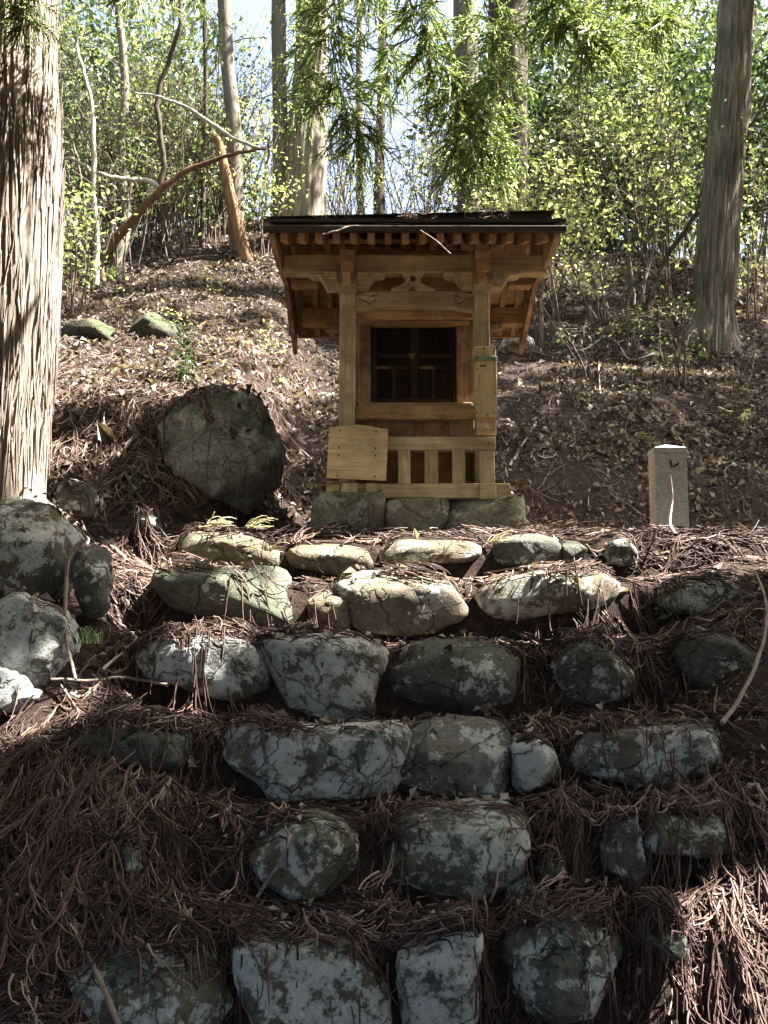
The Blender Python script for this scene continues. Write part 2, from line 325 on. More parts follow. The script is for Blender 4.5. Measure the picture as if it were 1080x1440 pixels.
# ------------------------------------------------------------------ terrain
ROWS = [(5.30, 742), (4.80, 802), (4.30, 898), (3.85, 1024), (3.40, 1148), (3.00, 1308)]      # distance, photo y of each course's top
ZT = [at(540, y, D)[2] for D, y in ROWS]
TER = ZT[0] - .02
prof = [(-60, -3.0), (0, 0.05), (2.5, .12), (2.95, .30)]
for k in range(5, -1, -1):
    D = ROWS[k][0]; prof += [(D + .05, (ZT[k + 1] - .02 - .03 * (k < 2)) if k < 5 else .36), (D + .13, ZT[k] - .10), (D + .19, ZT[k] - .055)]
prof += [(5.62, TER + .0), (5.85, TER - .02), (6.6, TER + .02)]
prof = np.array(prof)
slope_line = np.array([(-60, -3.0), (0, .05), (2.5, .14), (5.3, TER - .03), (6.6, TER + .03)])
CREST = 14.8
def terrain(x, y):
    x = np.asarray(x, float); y = np.asarray(y, float)
    st = np.interp(y, prof[:, 0], prof[:, 1]); sl = np.interp(y, slope_line[:, 0], slope_line[:, 1])
    u = x / np.maximum(y, 1)                       # sideways, as a share of distance
    edge = np.maximum(sst(-.20, -.30, u + .02 * np.sin(y * 3)), sst(.26, .36, u)) * sst(5.6, 4.9, y)
    z = st * (1 - edge) + (sl + .03) * edge
    y0 = 6.62 - 1.05 * sst(-.55, -1.3, x) + .25 * sst(1.2, 3.5, x)
    hill = np.where(y > y0, (y - y0) * .61 * sst(-.4, 1.2, y - y0), 0)
    hill = hill + .35 * sst(-.7, -1.6, x) * sst(5.5, 6.6, y) * sst(8.5, 6.8, y)
    top = (CREST - 6.6) * .61
    over = np.maximum(0, y - CREST)
    cap = top + .1 * np.tanh(over) - np.where(over > 3, (over - 3) * .12, 0)
    cap = np.maximum(cap, -3)
    hill = np.where(hill > top - .6, cap + (hill - cap) * np.clip(1 - sst(CREST - 1.2, CREST + 1.2, y), 0, 1), hill)
    nz = fbm(np.stack([x * 1.3, y * 1.3, 0 * x + 3.7], -1), 4) * .09 * sst(5.6, 7.5, y)
    nz = nz + fbm(np.stack([x * 3.1, y * 3.1, 0 * x + 1.1], -1), 3) * .03 * (.5 + .5 * edge)
    big = fbm(np.stack([x * .22, y * .22, 0 * x + 8.1], -1), 2) * .5 * sst(9, 14, y)
    return z + hill + nz + big
def grid_axis(segs):
    return np.concatenate([np.linspace(a, b_, n, endpoint=False) for a, b_, n in segs] + [[segs[-1][1]]])
gx = grid_axis([(-400, -20, 16), (-20, -6, 24), (-6, -2.6, 30), (-2.6, 2.6, 120), (2.6, 6, 30), (6, 20, 24), (20, 400, 16)])
gy = grid_axis([(-60, 0, 10), (0, 2.3, 14), (2.3, 6.8, 125), (6.8, 16, 80), (16, 40, 30), (40, 600, 18)])
GX, GY = np.meshgrid(gx, gy); GZ = terrain(GX, GY)
nx, ny = len(gx), len(gy); ii = (np.arange(ny - 1)[:, None] * nx + np.arange(nx - 1)[None]).ravel()
ground_V = np.stack([GX, GY, GZ], -1).reshape(-1, 3); ground_Q = np.stack([ii, ii + 1, ii + nx + 1, ii + nx], -1)
link('hillside', mesh_np('hillside', ground_V, ground_Q, M_SOIL), kind='structure', center=False)
_T = 1.5 * np.exp(np.linspace(0, math.log(30), 520))
def hit(px, py, fn=None):
    d = ray(px, py); P = EYE + d[None] * _T[:, None]; g = (fn or terrain)(P[:, 0], P[:, 1]); k = int(np.argmax(P[:, 2] < g))
    return P[k] if P[k, 2] < g[k] else None
def gD(px, py, D=12.0):
    h = hit(px, py); return D if h is None else float(h[1])
# ------------------------------------------------------------------ stones
bm = bmesh.new(); bmesh.ops.create_icosphere(bm, subdivisions=5, radius=1)
ICO_V = np.array([v.co for v in bm.verts]); ICO_F = np.array([[v.index for v in f.verts] for f in bm.faces]); bm.free()
bm = bmesh.new(); bmesh.ops.create_icosphere(bm, subdivisions=4, radius=1)
ICO4_V = np.array([v.co for v in bm.verts]); ICO4_F = np.array([[v.index for v in f.verts] for f in bm.faces]); bm.free()
stone_geo = []
def stone(name, px, D, depth, mat, parent=None, n=3.2, rough=.05, seed=0, big=True, label=None, cat=None, group=None, sharp=1.0, facet=.5, fine=False, chamfer=0.0):
    px = np.asarray(px, float); size_px = np.ptp(px[:, 0]); c = (px.min(0) + px.max(0)) / 2; Dm = D + depth * .3; sc_ = pxm(Dm)
    px = c + (px - c) * (1.04 if D < 5.2 or D > 5.5 else 1.0); th = np.linspace(-math.pi, math.pi, 129)[:-1]; rr = np.zeros(128)
    for j, t in enumerate(th):
        d = np.array([math.cos(t), -math.sin(t)]); best = 0
        for i in range(len(px)):
            p, q = px[i] - c, px[(i + 1) % len(px)] - c; e = q - p; den = d[0] * e[1] - d[1] * e[0]
            if abs(den) < 1e-9: continue
            s = (p[0] * e[1] - p[1] * e[0]) / den; u = (p[0] * d[1] - p[1] * d[0]) / den
            if s > 0 and -1e-6 <= u <= 1 + 1e-6: best = max(best, s)
        rr[j] = best
    k = np.exp(-np.arange(-6, 7) ** 2 / (2 * (1.6 * sharp) ** 2)); k /= k.sum()
    rr = sum(k[i + 6] * np.roll(rr, i) for i in range(-6, 7)) / sc_
    U, Fc = (ICO_V, ICO_F) if big and (D < 4 or fine) and size_px > 100 else (ICO4_V, ICO4_F)
    rho = np.hypot(U[:, 0], U[:, 2]); ph = np.arctan2(U[:, 2], U[:, 0]); r = np.interp(ph, np.append(th, math.pi), np.append(rr, rr[0]))
    kk = 1 / (rho ** n + np.abs(U[:, 1]) ** n) ** (1 / n)
    P = np.stack([kk * rho * r * np.cos(ph), kk * U[:, 1] * depth / 2, kk * rho * r * np.sin(ph)], -1)
    size = rr.mean(); q = P / size
    off = seed * 7.7 + 3
    P = P * (1 + rough * (fbm(q * 1.3 + off, 4) * 1.1 + .5 * fbm(q * 5 + off, 3) - .5 * np.maximum(0, .12 - np.abs(vnoise(q * 2.3 + off))) * 8))[:, None]
    # chipped planes: cut the body with a few random planes for broken facets
    rg = np.random.default_rng(seed + 100)
    for _ in range(int(12 * facet)):
        nn = rg.normal(size=3); nn[1] = -abs(nn[1]) - .5; nn /= np.linalg.norm(nn); dd = P @ nn; lim = dd.max() * rg.uniform(.76, .95)
        ex = np.maximum(0, dd - lim); P = P - (ex * .95)[:, None] * nn
    if chamfer:
        nn = np.array([0, -.42, .907]); dd = P @ nn; ex = np.maximum(0, dd - dd.max() * chamfer); P = P - (ex * .93)[:, None] * nn
    cen = at(c[0], c[1], Dm); cen = np.array([cen[0], D + depth / 2, cen[2]])
    P = P + cen
    stone_geo.append((P, Fc))
    return link(name, mesh_np(name, P, Fc, mat), parent, label, cat, group)
steps = empty('stone_steps', at(540, 1440, 2.9), 'rough dry stone steps climbing to the shrine, buried in dead cedar fronds', 'steps')
ST = [  # (outline in photo pixels, course, depth, material, boxiness, label)
 ([(236, 750), (255, 741), (300, 740), (350, 748), (365, 755), (394, 765), (396, 798), (360, 802), (300, 790), (255, 772)], 0, .42, S_BROWN, 5, None),
 ([(398, 768), (415, 759), (457, 757), (515, 766), (530, 782), (527, 797), (495, 808), (457, 802), (400, 788)], 0, .40, S_BROWN, 4.5, None),
 ([(532, 762), (562, 751), (620, 754), (672, 757), (686, 772), (650, 786), (612, 788), (570, 794), (535, 786)], 0, .42, S_BROWN, 3.5, None),
 ([(692, 758), (720, 746), (753, 742), (784, 756), (790, 784), (740, 792), (697, 788)], 0, .34, S_DARK, 3, None),
 ([(788, 762), (800, 752), (815, 754), (824, 768), (816, 788), (793, 788)], 0, .22, S_DARK, 3, None),
 ([(853, 772), (862, 756), (876, 750), (893, 765), (897, 782), (878, 790), (857, 786)], 0, .22, S_GREY, 2.4, None),
 ([(214, 806), (233, 795), (300, 796), (389, 800), (402, 835), (412, 868), (389, 884), (323, 868), (249, 858), (218, 830)], 1, .40, S_SLAB, 6, 'smooth green grey slab'),
 ([(433, 845), (453, 830), (490, 832), (498, 886), (468, 890), (437, 870)], 1, .34, S_BROWN, 3, None),
 ([(478, 822), (500, 808), (527, 802), (573, 806), (628, 818), (651, 828), (661, 847), (654, 876), (620, 886), (573, 897), (527, 893), (496, 888), (486, 845)], 1, .50, S_BROWN, 3.2, 'large brown boulder with a sunlit top'),
 ([(662, 834), (710, 816), (765, 802), (827, 800), (870, 814), (876, 838), (847, 852), (777, 862), (718, 874), (683, 868)], 1, .45, S_BROWN, 3.5, None),
 ([(926, 838), (971, 816), (1010, 810), (1041, 830), (1050, 853), (1010, 866), (963, 864), (930, 852)], 1, .40, S_GREY, 2.8, None),
 ([(194, 915), (233, 896), (292, 892), (350, 900), (370, 929), (376, 968), (350, 986), (296, 980), (249, 964), (202, 948)], 2, .42, S_PALE, 4, None),
 ([(355, 906), (418, 897), (457, 895), (515, 904), (546, 911), (543, 937), (528, 960), (525, 1009), (496, 1020), (449, 1017), (408, 1001), (383, 948)], 2, .45, S_PALE, 5, 'pale lichened block tapering downwards'),
 ([(549, 946), (573, 917), (620, 901), (670, 901), (713, 915), (739, 941), (731, 976), (698, 997), (636, 1003), (581, 993), (553, 968)], 2, .45, S_DARK, 2.8, 'smooth dark oval boulder'),
 ([(779, 935), (800, 909), (854, 900), (872, 929), (893, 956), (891, 974), (835, 990), (790, 978)], 2, .4, S_GREY, 3.5, None),
 ([(953, 911), (991, 882), (1026, 896), (1074, 919), (1076, 978), (1029, 990), (979, 975), (956, 940)], 2, .42, S_DARK, 2.8, None),
 ([(1066, 930), (1090, 905), (1130, 915), (1135, 990), (1080, 995)], 2, .4, S_DARK, 3, None),
 ([(94, 1045), (120, 1024), (200, 1018), (262, 1032), (258, 1078), (170, 1094), (104, 1084)], 3, .4, S_DARK, 3, None),
 ([(320, 1040), (339, 1023), (456, 1031), (574, 1024), (570, 1054), (552, 1089), (535, 1130), (463, 1128), (424, 1139), (386, 1127), (351, 1082), (323, 1076)], 3, .45, S_PALE, 5, 'wide pale lichened block'),
 ([(552, 1091), (572, 1043), (600, 1021), (650, 1017), (704, 1025), (720, 1043), (715, 1089), (718, 1117), (650, 1128), (603, 1132), (563, 1124)], 3, .45, S_PALE, 3.2, None),
 ([(719, 1049), (757, 1037), (780, 1056), (788, 1085), (755, 1107), (720, 1119)], 3, .35, S_PALE, 3, None),
 ([(808, 1072), (831, 1037), (866, 1025), (1010, 1026), (1024, 1047), (1018, 1086), (955, 1097), (932, 1116), (893, 1105), (854, 1091), (813, 1085)], 3, .45, S_PALE, 4.5, None),
 ([(164, 1200), (180, 1184), (200, 1192), (204, 1222), (180, 1232), (166, 1222)], 4, .25, S_GREY, 2.6, None),
 ([(346, 1196), (386, 1167), (436, 1156), (487, 1170), (504, 1194), (500, 1235), (471, 1257), (417, 1264), (375, 1237)], 4, .42, S_GREY, 3.2, None),
 ([(540, 1252), (538, 1194), (557, 1165), (611, 1149), (673, 1143), (718, 1148), (744, 1167), (751, 1202), (740, 1235), (683, 1276), (650, 1286), (588, 1278), (552, 1264)], 4, .48, S_GREY, 3.4, 'large dark boulder spotted with white lichen'),
 ([(712, 1255), (744, 1233), (757, 1253), (740, 1274), (716, 1272)], 4, .2, S_PALE, 2.8, None),
 ([(754, 1225), (772, 1208), (792, 1216), (796, 1238), (772, 1246)], 4, .25, S_DARK, 2.5, None),
 ([(843, 1185), (862, 1156), (893, 1149), (899, 1183), (907, 1224), (878, 1233), (845, 1220)], 4, .36, S_GREY, 4, None),
 ([(897, 1158), (924, 1141), (971, 1146), (1010, 1149), (1029, 1171), (1027, 1192), (990, 1202), (940, 1198), (900, 1192)], 4, .38, S_GREY, 3.2, None),
 ([(84, 1388), (120, 1356), (156, 1341), (214, 1333), (280, 1341), (309, 1373), (325, 1428), (313, 1466), (214, 1475), (95, 1455)], 5, .45, S_GREY, 3, None),
 ([(329, 1333), (358, 1319), (456, 1316), (487, 1326), (520, 1362), (539, 1393), (547, 1430), (535, 1464), (430, 1468), (358, 1440), (339, 1389)], 5, .48, S_GREY, 3.2, 'large rounded boulder with a white lichen rim'),
 ([(565, 1318), (619, 1311), (671, 1304), (675, 1350), (669, 1410), (652, 1440), (572, 1446), (563, 1370)], 5, .45, S_PALE, 5, 'upright block with square corners'),
 ([(711, 1322), (757, 1297), (808, 1293), (854, 1310), (873, 1334), (858, 1366), (840, 1395), (825, 1424), (777, 1430), (736, 1416), (713, 1358)], 5, .45, S_GREY, 3, None),
 ([(905, 1318), (930, 1302), (960, 1308), (966, 1338), (930, 1350)], 5, .3, S_SLAB, 2.6, None),
]
for i, (o, k, dep, m, n, lb) in enumerate(ST):
    if k == 0: o = [(x, y + 6) for x, y in o]
    s = stone('stone', o, ROWS[k][0] - .02, dep, m, steps, n if k > 1 else max(n, 6), .075, i, facet=.34 if n > 3.3 or k < 2 else .25, chamfer=(.74, .76, .88, 0, 0, 0)[k])
    if lb: s['label'] = lb
T_ = [('boulder', [(-60, 730), (-10, 694), (40, 700), (70, 716), (97, 746), (95, 797), (72, 845), (20, 842), (-40, 830), (-65, 790)], 4.35, .7, S_GREY, 'big lichened boulder at the foot of the shaggy cedar trunk', 'boulder'),
      ('boulder', [(99, 797), (108, 775), (124, 764), (144, 772), (151, 808), (147, 866), (117, 864), (100, 835)], 4.42, .26, S_GREY, 'narrow upright rock with a sunlit edge beside the larger boulders', 'boulder'),
      ('boulder', [(-50, 870), (0, 838), (47, 843), (86, 871), (91, 913), (72, 962), (20, 965), (-40, 950)], 4.05, .5, S_PALE, 'pale rounded boulder below the boulder that touches the cedar', 'boulder'),
      ('boulder', [(-50, 950), (0, 932), (23, 946), (52, 980), (33, 1002), (-40, 1010)], 3.95, .4, S_PALE, 'lowest boulder at the left edge, half buried in needles', 'boulder'),
      ('boulder', [(208, 606), (226, 566), (254, 550), (285, 541), (334, 545), (362, 557), (380, 600), (386, 644), (372, 690), (336, 722), (285, 728), (246, 702), (222, 660)], 6.15, .8, S_MOSS, 'huge dark mossy boulder on the slope left of the shrine', 'boulder'),
      ('rock', [(70, 690), (95, 674), (125, 682), (140, 705), (130, 730), (80, 728)], 5.3, .4, S_GREY, 'grey rock in shade right of the cedar trunk base', 'rock'),
      ('rock', [(185, 730), (200, 716), (220, 722), (224, 742), (190, 746)], 5.45, .2, S_GREY, 'small rock peeping out of litter below the mossy boulder', 'rock'),
      ('rock', [(78, 472), (95, 452), (140, 450), (168, 462), (172, 490), (90, 494)], 9.0, .7, S_MOSS2, 'flat mossy rock on the slope under the crooked tree', 'rock'),
      ('rock', [(170, 490), (185, 455), (215, 436), (246, 452), (262, 490)], 9.1, .7, S_MOSS2, 'mossy hump on the slope behind the evergreen seedling', 'rock'),
      ('rock', [(700, 495), (712, 470), (735, 462), (752, 480), (748, 500)], 8.0, .4, S_GREY, 'grey rock beside the rear eave of the shrine', 'rock')]
for i, (nm, o, D, dep, m, lb, ct) in enumerate(T_):
    if D > 8.5: D = gD(sum(p[0] for p in o) / len(o), max(p[1] for p in o) - 16, D) - .12
    stone(nm, o, D, dep, m, None, 2.8, .1, 60 + i, label=lb, cat=ct, facet=.9, fine=True)
FB = [([(444, 706), (452, 697), (500, 698), (541, 700), (542, 757), (500, 762), (440, 758)], 'left foundation block under the plywood corner of the shrine'),
      ([(541, 712), (560, 706), (628, 705), (630, 740), (610, 762), (545, 764)], 'middle foundation block under the shrine, slightly recessed'),
      ([(633, 706), (680, 702), (730, 700), (733, 754), (690, 762), (624, 760), (626, 735)], 'right foundation block under the offering box side of the shrine')]
for i, (o, lb) in enumerate(FB):
    stone('foundation_stone', o, 5.93 + .03 * (i == 1), 1.0, S_BLOCK, None, 14, .018, 80 + i, label=lb, cat='stone block', sharp=.25, facet=.12)
# ------------------------------------------------------------------ surface height grid (ground + stones)
BX = np.arange(-2.7, 2.7, .0125); BY = np.arange(2.35, 6.7, .0125)
HX, HY = np.meshgrid(BX, BY); HT = terrain(HX, HY)
sv, sf = merge(stone_geo); bvh = BVHTree.FromPolygons([Vector(p) for p in sv], sf.tolist())
HS = np.full(HT.shape, -9.0); dn = Vector((0, 0, -1))
for j in range(HX.shape[0]):
    for i in range(HX.shape[1]):
        h = bvh.ray_cast(Vector((HX[j, i], HY[j, i], 4.0)), dn)
        if h[0] is not None: HS[j, i] = h[0].z
HH = np.maximum(HT, HS); ISST = HS > HT + .02
def bil(A, x, y):
    fx = np.clip((x - BX[0]) / .0125, 0, len(BX) - 1.001); fy = np.clip((y - BY[0]) / .0125, 0, len(BY) - 1.001)
    i = fx.astype(int); j = fy.astype(int); a = fx - i; b_ = fy - j
    return (A[j, i] * (1 - a) + A[j, i + 1] * a) * (1 - b_) + (A[j + 1, i] * (1 - a) + A[j + 1, i + 1] * a) * b_
def surf(x, y):
    inn = (x > BX[0]) & (x < BX[-1]) & (y > BY[0]) & (y < BY[-1])
    return np.where(inn, bil(HH, x, y), terrain(x, y))
# ------------------------------------------------------------------ the shrine
SX = at(583, 700, 6.05)[0]
sh = empty('wooden_shrine', (SX, 6.5, at(583, 700, 6.0)[2]), 'small weathered wooden shrine with a dark metal roof on stone blocks', 'shrine')
zf = at(583, 700, 6.0)[2]
xl0, xl1 = at(477, 540, 6.05)[0], at(499, 540, 6.05)[0]; xr0, xr1 = at(668, 540, 6.05)[0], at(691, 540, 6.05)[0]
boxp('base_beam', 459, 680, 718, 700, 5.98, .12, W_X, sh, .006, .003)
boxp('base_block', 459, 676, 478, 698, 5.955, .02, W_X, sh); boxp('base_block', 675, 679, 698, 702, 5.955, .02, W_X, sh)
boxp('post_foot', 479, 679, 503, 700, 5.95, .026, W_Z, sh); boxp('post_foot', 515, 679, 530, 699, 5.945, .03, W_Z, sh)
for a, c in ((xl0, xl1), (xr0, xr1)):
    boxw('side_base_beam', a - .01, c + .01, 6.102, 7.1, zf + .002, zf + .088, W_Y, sh)
boxw('rear_base_beam', xl0 - .08, xr1 + .08, 7.102, 7.2, zf, zf + .09, W_X, sh)
pl = boxp('post', 477, 405, 499, 679, 6.05, .095, W_Z, sh, .007); pr = boxp('post', 668, 405, 690, 679, 6.05, .095, W_Z, sh, .007)
boxp('post_foot', 674, 633, 696, 679, 6.0, .045, W_Z, sh)
boxp('rail', 470, 614, 697, 632, 5.965, .045, W_X, sh, .004, .002)
for a, c in ((560, 577), (597, 616), (636, 654)): boxp('slat', a, 632.3, c, 680, 5.985 + random.uniform(0, .004), .025, W_Z, sh, .003, .002)
ply = prismp('plywood_board', [(463, 601), (505, 597), (546, 604), (543, 676), (459, 672)], 5.93, .014, W_PLY, sh, .001)
for x, y in ((478, 605), (529, 607), (477, 629), (528, 630), (476, 640), (528, 641), (474, 669), (527, 670)):
    bm = bmesh.new(); bmesh.ops.create_uvsphere(bm, u_segments=8, v_segments=5, radius=.006)
    p = at(x, y, 5.93)
    for v in bm.verts: v.co = Vector((p[0] + v.co.x, p[1] + v.co.y * .5, p[2] + v.co.z))
    link('nail', bm_mesh('nail', bm, M_NAIL, True), ply)
for x, y in ((535, 690), (687, 623), (479, 688)):
    bm = bmesh.new(); bmesh.ops.create_uvsphere(bm, u_segments=8, v_segments=5, radius=.006)
    p = at(x, y, 5.96)
    for v in bm.verts: v.co = Vector((p[0] + v.co.x, p[1] + v.co.y * .5, p[2] + v.co.z))
    link('nail', bm_mesh('nail', bm, M_NAIL, True), sh)
# sill, skirting planks, floor
boxp('sill', 499.5, 570, 667.5, 589, 6.09, .08, WB_X, sh, .004); boxp('sill_strip', 505, 566, 664, 571.5, 6.15, .06, W_X, sh, .002)
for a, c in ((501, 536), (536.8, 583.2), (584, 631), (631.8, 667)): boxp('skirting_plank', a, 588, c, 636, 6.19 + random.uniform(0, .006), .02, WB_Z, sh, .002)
zs = at(583, 571, 6.15)[2]
for k in range(6): boxw('floor_plank', xl1 - .02 + k * .1255, xl1 - .02 + k * .1255 + .123, 6.215, 7.05, zs - .045, zs - .012 + .002 * (k % 2), W_Y, sh, .002)
for s, xa in ((-1, xl0 + .02), (1, xr1 - .045)):
    for k in range(5): boxw('side_plank', xa, xa + .025, 6.16 + k * .19, 6.16 + k * .19 + .187, zf + .09, zs - .047, WB_Z, sh, .002)
boxw('rear_skirting', xl0, xr1, 7.06, 7.085, zf + .09, zs - .047, WB_X, sh, .002)
# sanctuary: jambs, lintel, doors, walls
zl = at(583, 440, 6.6)[2]
ztop = at(583, 395, 6.95)[2]
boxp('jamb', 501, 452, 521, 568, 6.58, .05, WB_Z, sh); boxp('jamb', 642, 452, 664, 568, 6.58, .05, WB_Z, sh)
boxp('door_stile', 521, 452, 528, 566, 6.66, .04, WD_Z, sh); boxp('door_stile', 636, 452, 643, 566, 6.66, .04, WD_Z, sh)
boxp('lintel', 496, 438, 672, 452.5, 6.5, .12, WB_X, sh); boxp('lintel_strip', 503, 452, 662, 457, 6.6, .06, WB_X, sh, .002)
for s, (a, c) in enumerate(((527, 581.5), (582.5, 637))):
    dr = boxp('door', a, 456, c, 566, 6.715, .02, M_VOID, sh, .002)
    mid = (a + c) / 2
    for (x0, y0, x1, y1) in ((a, 456, c, 461), (a, 497, c, 503), (a, 513, c, 519), (a, 560, c, 566)): boxp('door_rail', x0, y0, x1, y1, 6.70, .014, WD_X, dr, .002)
    for (x0, y0, x1, y1) in ((a, 461.3, a + 5, 559.7), (c - 5, 461.3, c, 559.7), (mid - 3, 519.3, mid + 3, 559.7)): boxp('door_stile', x0, y0, x1, y1, 6.702, .012, WD_Z, dr, .002)
    x0 = (528, 590)[s]; hinge = prismp('hinge_strap', [(x0, 516), (x0 + 8, 515.3), (x0 + 9, 513.5), (x0 + 11, 513.5), (x0 + 12, 515.3), (x0 + 21, 516), (x0 + 20, 519), (x0 + 1, 519)], 6.694, .005, M_BRASS, dr, 0)
prismp('door_latch', [(574, 497), (585, 497), (584, 500), (581.5, 500.5), (581.5, 504), (577.5, 504), (577.5, 500.5), (575, 500)], 6.69, .008, M_BRASS, sh, 0)
boxw('side_wall', xl0 + .03, xl0 + .05, 6.632, 7.1, zs, ztop, WB_Z, sh, .002); boxw('side_wall', xr1 - .05, xr1 - .03, 6.632, 7.1, zs, ztop, WB_Z, sh, .002)
boxw('rear_wall', xl0 + .052, xr1 - .052, 7.06, 7.085, zs, ztop, WB_X, sh, .002)
for xx in (xl0 + .0, xr1 - .08): boxw('rear_post', xx, xx + .08, 7.087, 7.165, zf + .09, ztop + .1, W_Z, sh)
# side corner posts of the sanctuary (inner edges seen beside front posts)
boxp('inner_post', 499.5, 446, 505, 569, 6.3, .06, WB_Z, sh, .002); boxp('inner_post', 662, 446, 669, 569, 6.3, .06, WB_Z, sh, .002)
# curved rainbow beam with scrolls
kb = prismp('curved_beam', [(498.5, 436), (498.5, 413), (512, 410.5), (540, 409), (583, 408.5), (626, 409), (654, 410.5), (667.5, 413), (667.5, 436), (650, 434.5), (635, 431.5), (583, 431), (531, 431.5), (516, 434.5)], 6.07, .07, W_X, sh, .004)
def scroll(pts, r=.0017):
    W = [at(x, y, 6.068) for x, y in pts]; vv, qq = tube(W, [r * .6] + [r] * (len(W) - 2) + [r * .4], 5, 30)
    link('carved_scroll', mesh_np('carved_scroll', vv, qq, M_NAIL), kb)
for sgn in (1, -1):
    f = lambda q: [(583 + sgn * (x - 583), y) for x, y in q]
    scroll(f([(501, 419), (508, 421), (514, 424), (521, 427), (527, 423), (527, 418), (522, 416.5), (517, 419)])); scroll(f([(512, 423), (518, 427), (522, 431)])); scroll(f([(517, 419), (524, 415.5), (534, 416)]))
boxp('tie_beam', 499.5, 437, 667.5, 447, 6.15, .04, WB_X, sh, .002)
boxw('dark_back_board', xl1, xr0, 6.4, 6.42, at(583, 452, 6.4)[2], at(583, 352, 6.4)[2], WB_X, sh, .002)
prismp('frog_leg_strut', [(549.5, 408), (550, 405), (560, 402), (568, 397), (571, 391), (567, 387), (564, 383), (566, 377.5), (573, 376.5), (580, 374.5), (587, 376.5), (594, 377.5), (597, 383), (594, 387), (590, 391), (592, 397), (600, 402), (611, 405), (611.5, 408), (588, 408), (580.5, 402), (573, 408)], 6.045, .05, W_X, sh, .003, [[(576, 394), (577.5, 388), (580.5, 386), (583.5, 388), (585, 394), (580.5, 397)]])
# brackets
for cx in (487.5, 678.5):
    f = lambda q: [(cx + x, y) for x, y in q]
    br = prismp('bracket_arm', f([(-54, 381), (-54, 384), (-48, 386.5), (-40, 387), (-36, 390), (-34, 393), (-31, 399), (-28, 404), (28, 404), (31, 399), (34, 393), (36, 390), (40, 387), (48, 386.5), (54, 384), (54, 381)]), 5.995, .11, W_X, sh, .003)
    boxp('bearing_block', cx - 31, 381.5, cx - 14, 392, 5.972, .022, W_X, br, .003); boxp('bearing_block', cx + 14, 381.5, cx + 31, 392, 5.972, .022, W_X, br, .003)
    boxp('cap_block', cx - 13, 398, cx + 13, 406.5, 5.965, .17, W_X, br, .004)
    boxp('beam_nose', cx - 10, 350, cx + 11, 366, 5.94, .085, W_Y, br, .004); boxp('beam_nose', cx - 8, 364, cx + 10, 381, 5.93, .095, W_Y, br, .006); boxp('beam_nose', cx - 5.5, 380, cx + 5.5, 399, 5.945, .045, W_Y, br, .004)
boxp('eave_purlin', 398, 358, 770, 383, 6.03, .1, W_X, sh, .005)
# side tie beams and rear beams, seen below the gable
for s, (a, c) in enumerate(((409, 447), (716, 748))): boxp('gable_beam', a, 387, c, 401, 6.36, .1, WB_X, sh, .004)
boxp('wall_beam', 424, 431, 737, 455, 6.9, .1, WB_X, sh, .005)
for a, c in ((457, 486), (690, 706)): boxp('bracket_block', a, 455.3, c, 463, 6.86, .1, WB_X, sh, .004)
# roof
XW0, XW1 = at(380, 330, 5.6)[0], at(786, 330, 5.6)[0]; xm = (XW0 + XW1) / 2
ez = at(583, 333, 5.6)[2]          # underside of eave
az = at(583, 312, 6.43)[2]         # roof sheet under ridge
rz = at(583, 478, 7.15)[2]         # rear eave
def roofz(y):
    y = np.asarray(y, float); t = np.clip((y - 5.55) / .88, 0, 1); u = np.clip((y - 6.43) / .75, 0, 1)
    return np.where(y <= 6.43, ez + .07 + (az - ez - .07) * (.55 * t + .45 * t * t), az + (rz + .05 - az) * (1.25 * u - .25 * u * u))
def ribbon(name, x0, x1, ys, zlo, zhi, mat, parent, smooth=False):
    n = len(ys); V = []
    for y, a, b_ in zip(ys, zlo, zhi): V += [(x0, y, a), (x1, y, a), (x1, y, b_), (x0, y, b_)]
    Q = []
    for i in range(n - 1):
        o = i * 4
        for k in range(4): Q.append((o + k, o + (k + 1) % 4, o + 4 + (k + 1) % 4, o + 4 + k))
    Q += [(3, 2, 1, 0), (4 * n - 4, 4 * n - 3, 4 * n - 2, 4 * n - 1)]
    return link(name, mesh_np(name, np.array(V), np.array(Q), mat, smooth), parent)
ys = np.linspace(5.55, 7.18, 24); zr = roofz(ys)
rf = ribbon('roof', XW0 - .035, XW1 + .035, ys, zr, zr + .02, M_ROOF, sh)
boxw('fascia', XW0 - .037, XW1 + .037, 5.535, 5.575, at(583, 324.5, 5.54)[2], at(583, 317.5, 5.54)[2], M_ROOF, rf, .003)
# ridge box, a little out of level
bmr = bmesh.new(); 
zl0, zl1, zr0, zr1 = at(376, 320, 6.33)[2] - .05, at(376, 308, 6.33)[2], at(777, 312, 6.33)[2] - .08, at(777, 299, 6.33)[2]
xa, xb = at(377, 305, 6.33)[0], at(777, 305, 6.33)[0]
bmesh.ops.create_cube(bmr, size=1)
for v in bmr.verts:
    L = v.co.x < 0; v.co = ((xa if L else xb), 6.43 + v.co.y * .2, (zl0 if L else zr0) if v.co.z < 0 else (zl1 if L else zr1))
bmesh.ops.bevel(bmr, geom=list(bmr.edges), offset=.004, segments=1, affect='EDGES')
link('ridge_box', bm_mesh('ridge_box', bmr, M_ROOF), rf)
bmr = bmesh.new(); bmesh.ops.create_cube(bmr, size=1)
for v in bmr.verts:
    L = v.co.x < 0; v.co = ((xa - .012 if L else xb + .012), 6.43 + v.co.y * .25, ((zl1 if L else zr1) + (.002 if v.co.z < 0 else .008)))
link('ridge_cap', bm_mesh('ridge_cap', bmr, M_ROOF), rf)
boxw('eave_board', XW0 + .006, XW1 - .006, 5.58, 5.62, ez + .034, ez + .062, W_X, rf, .003)
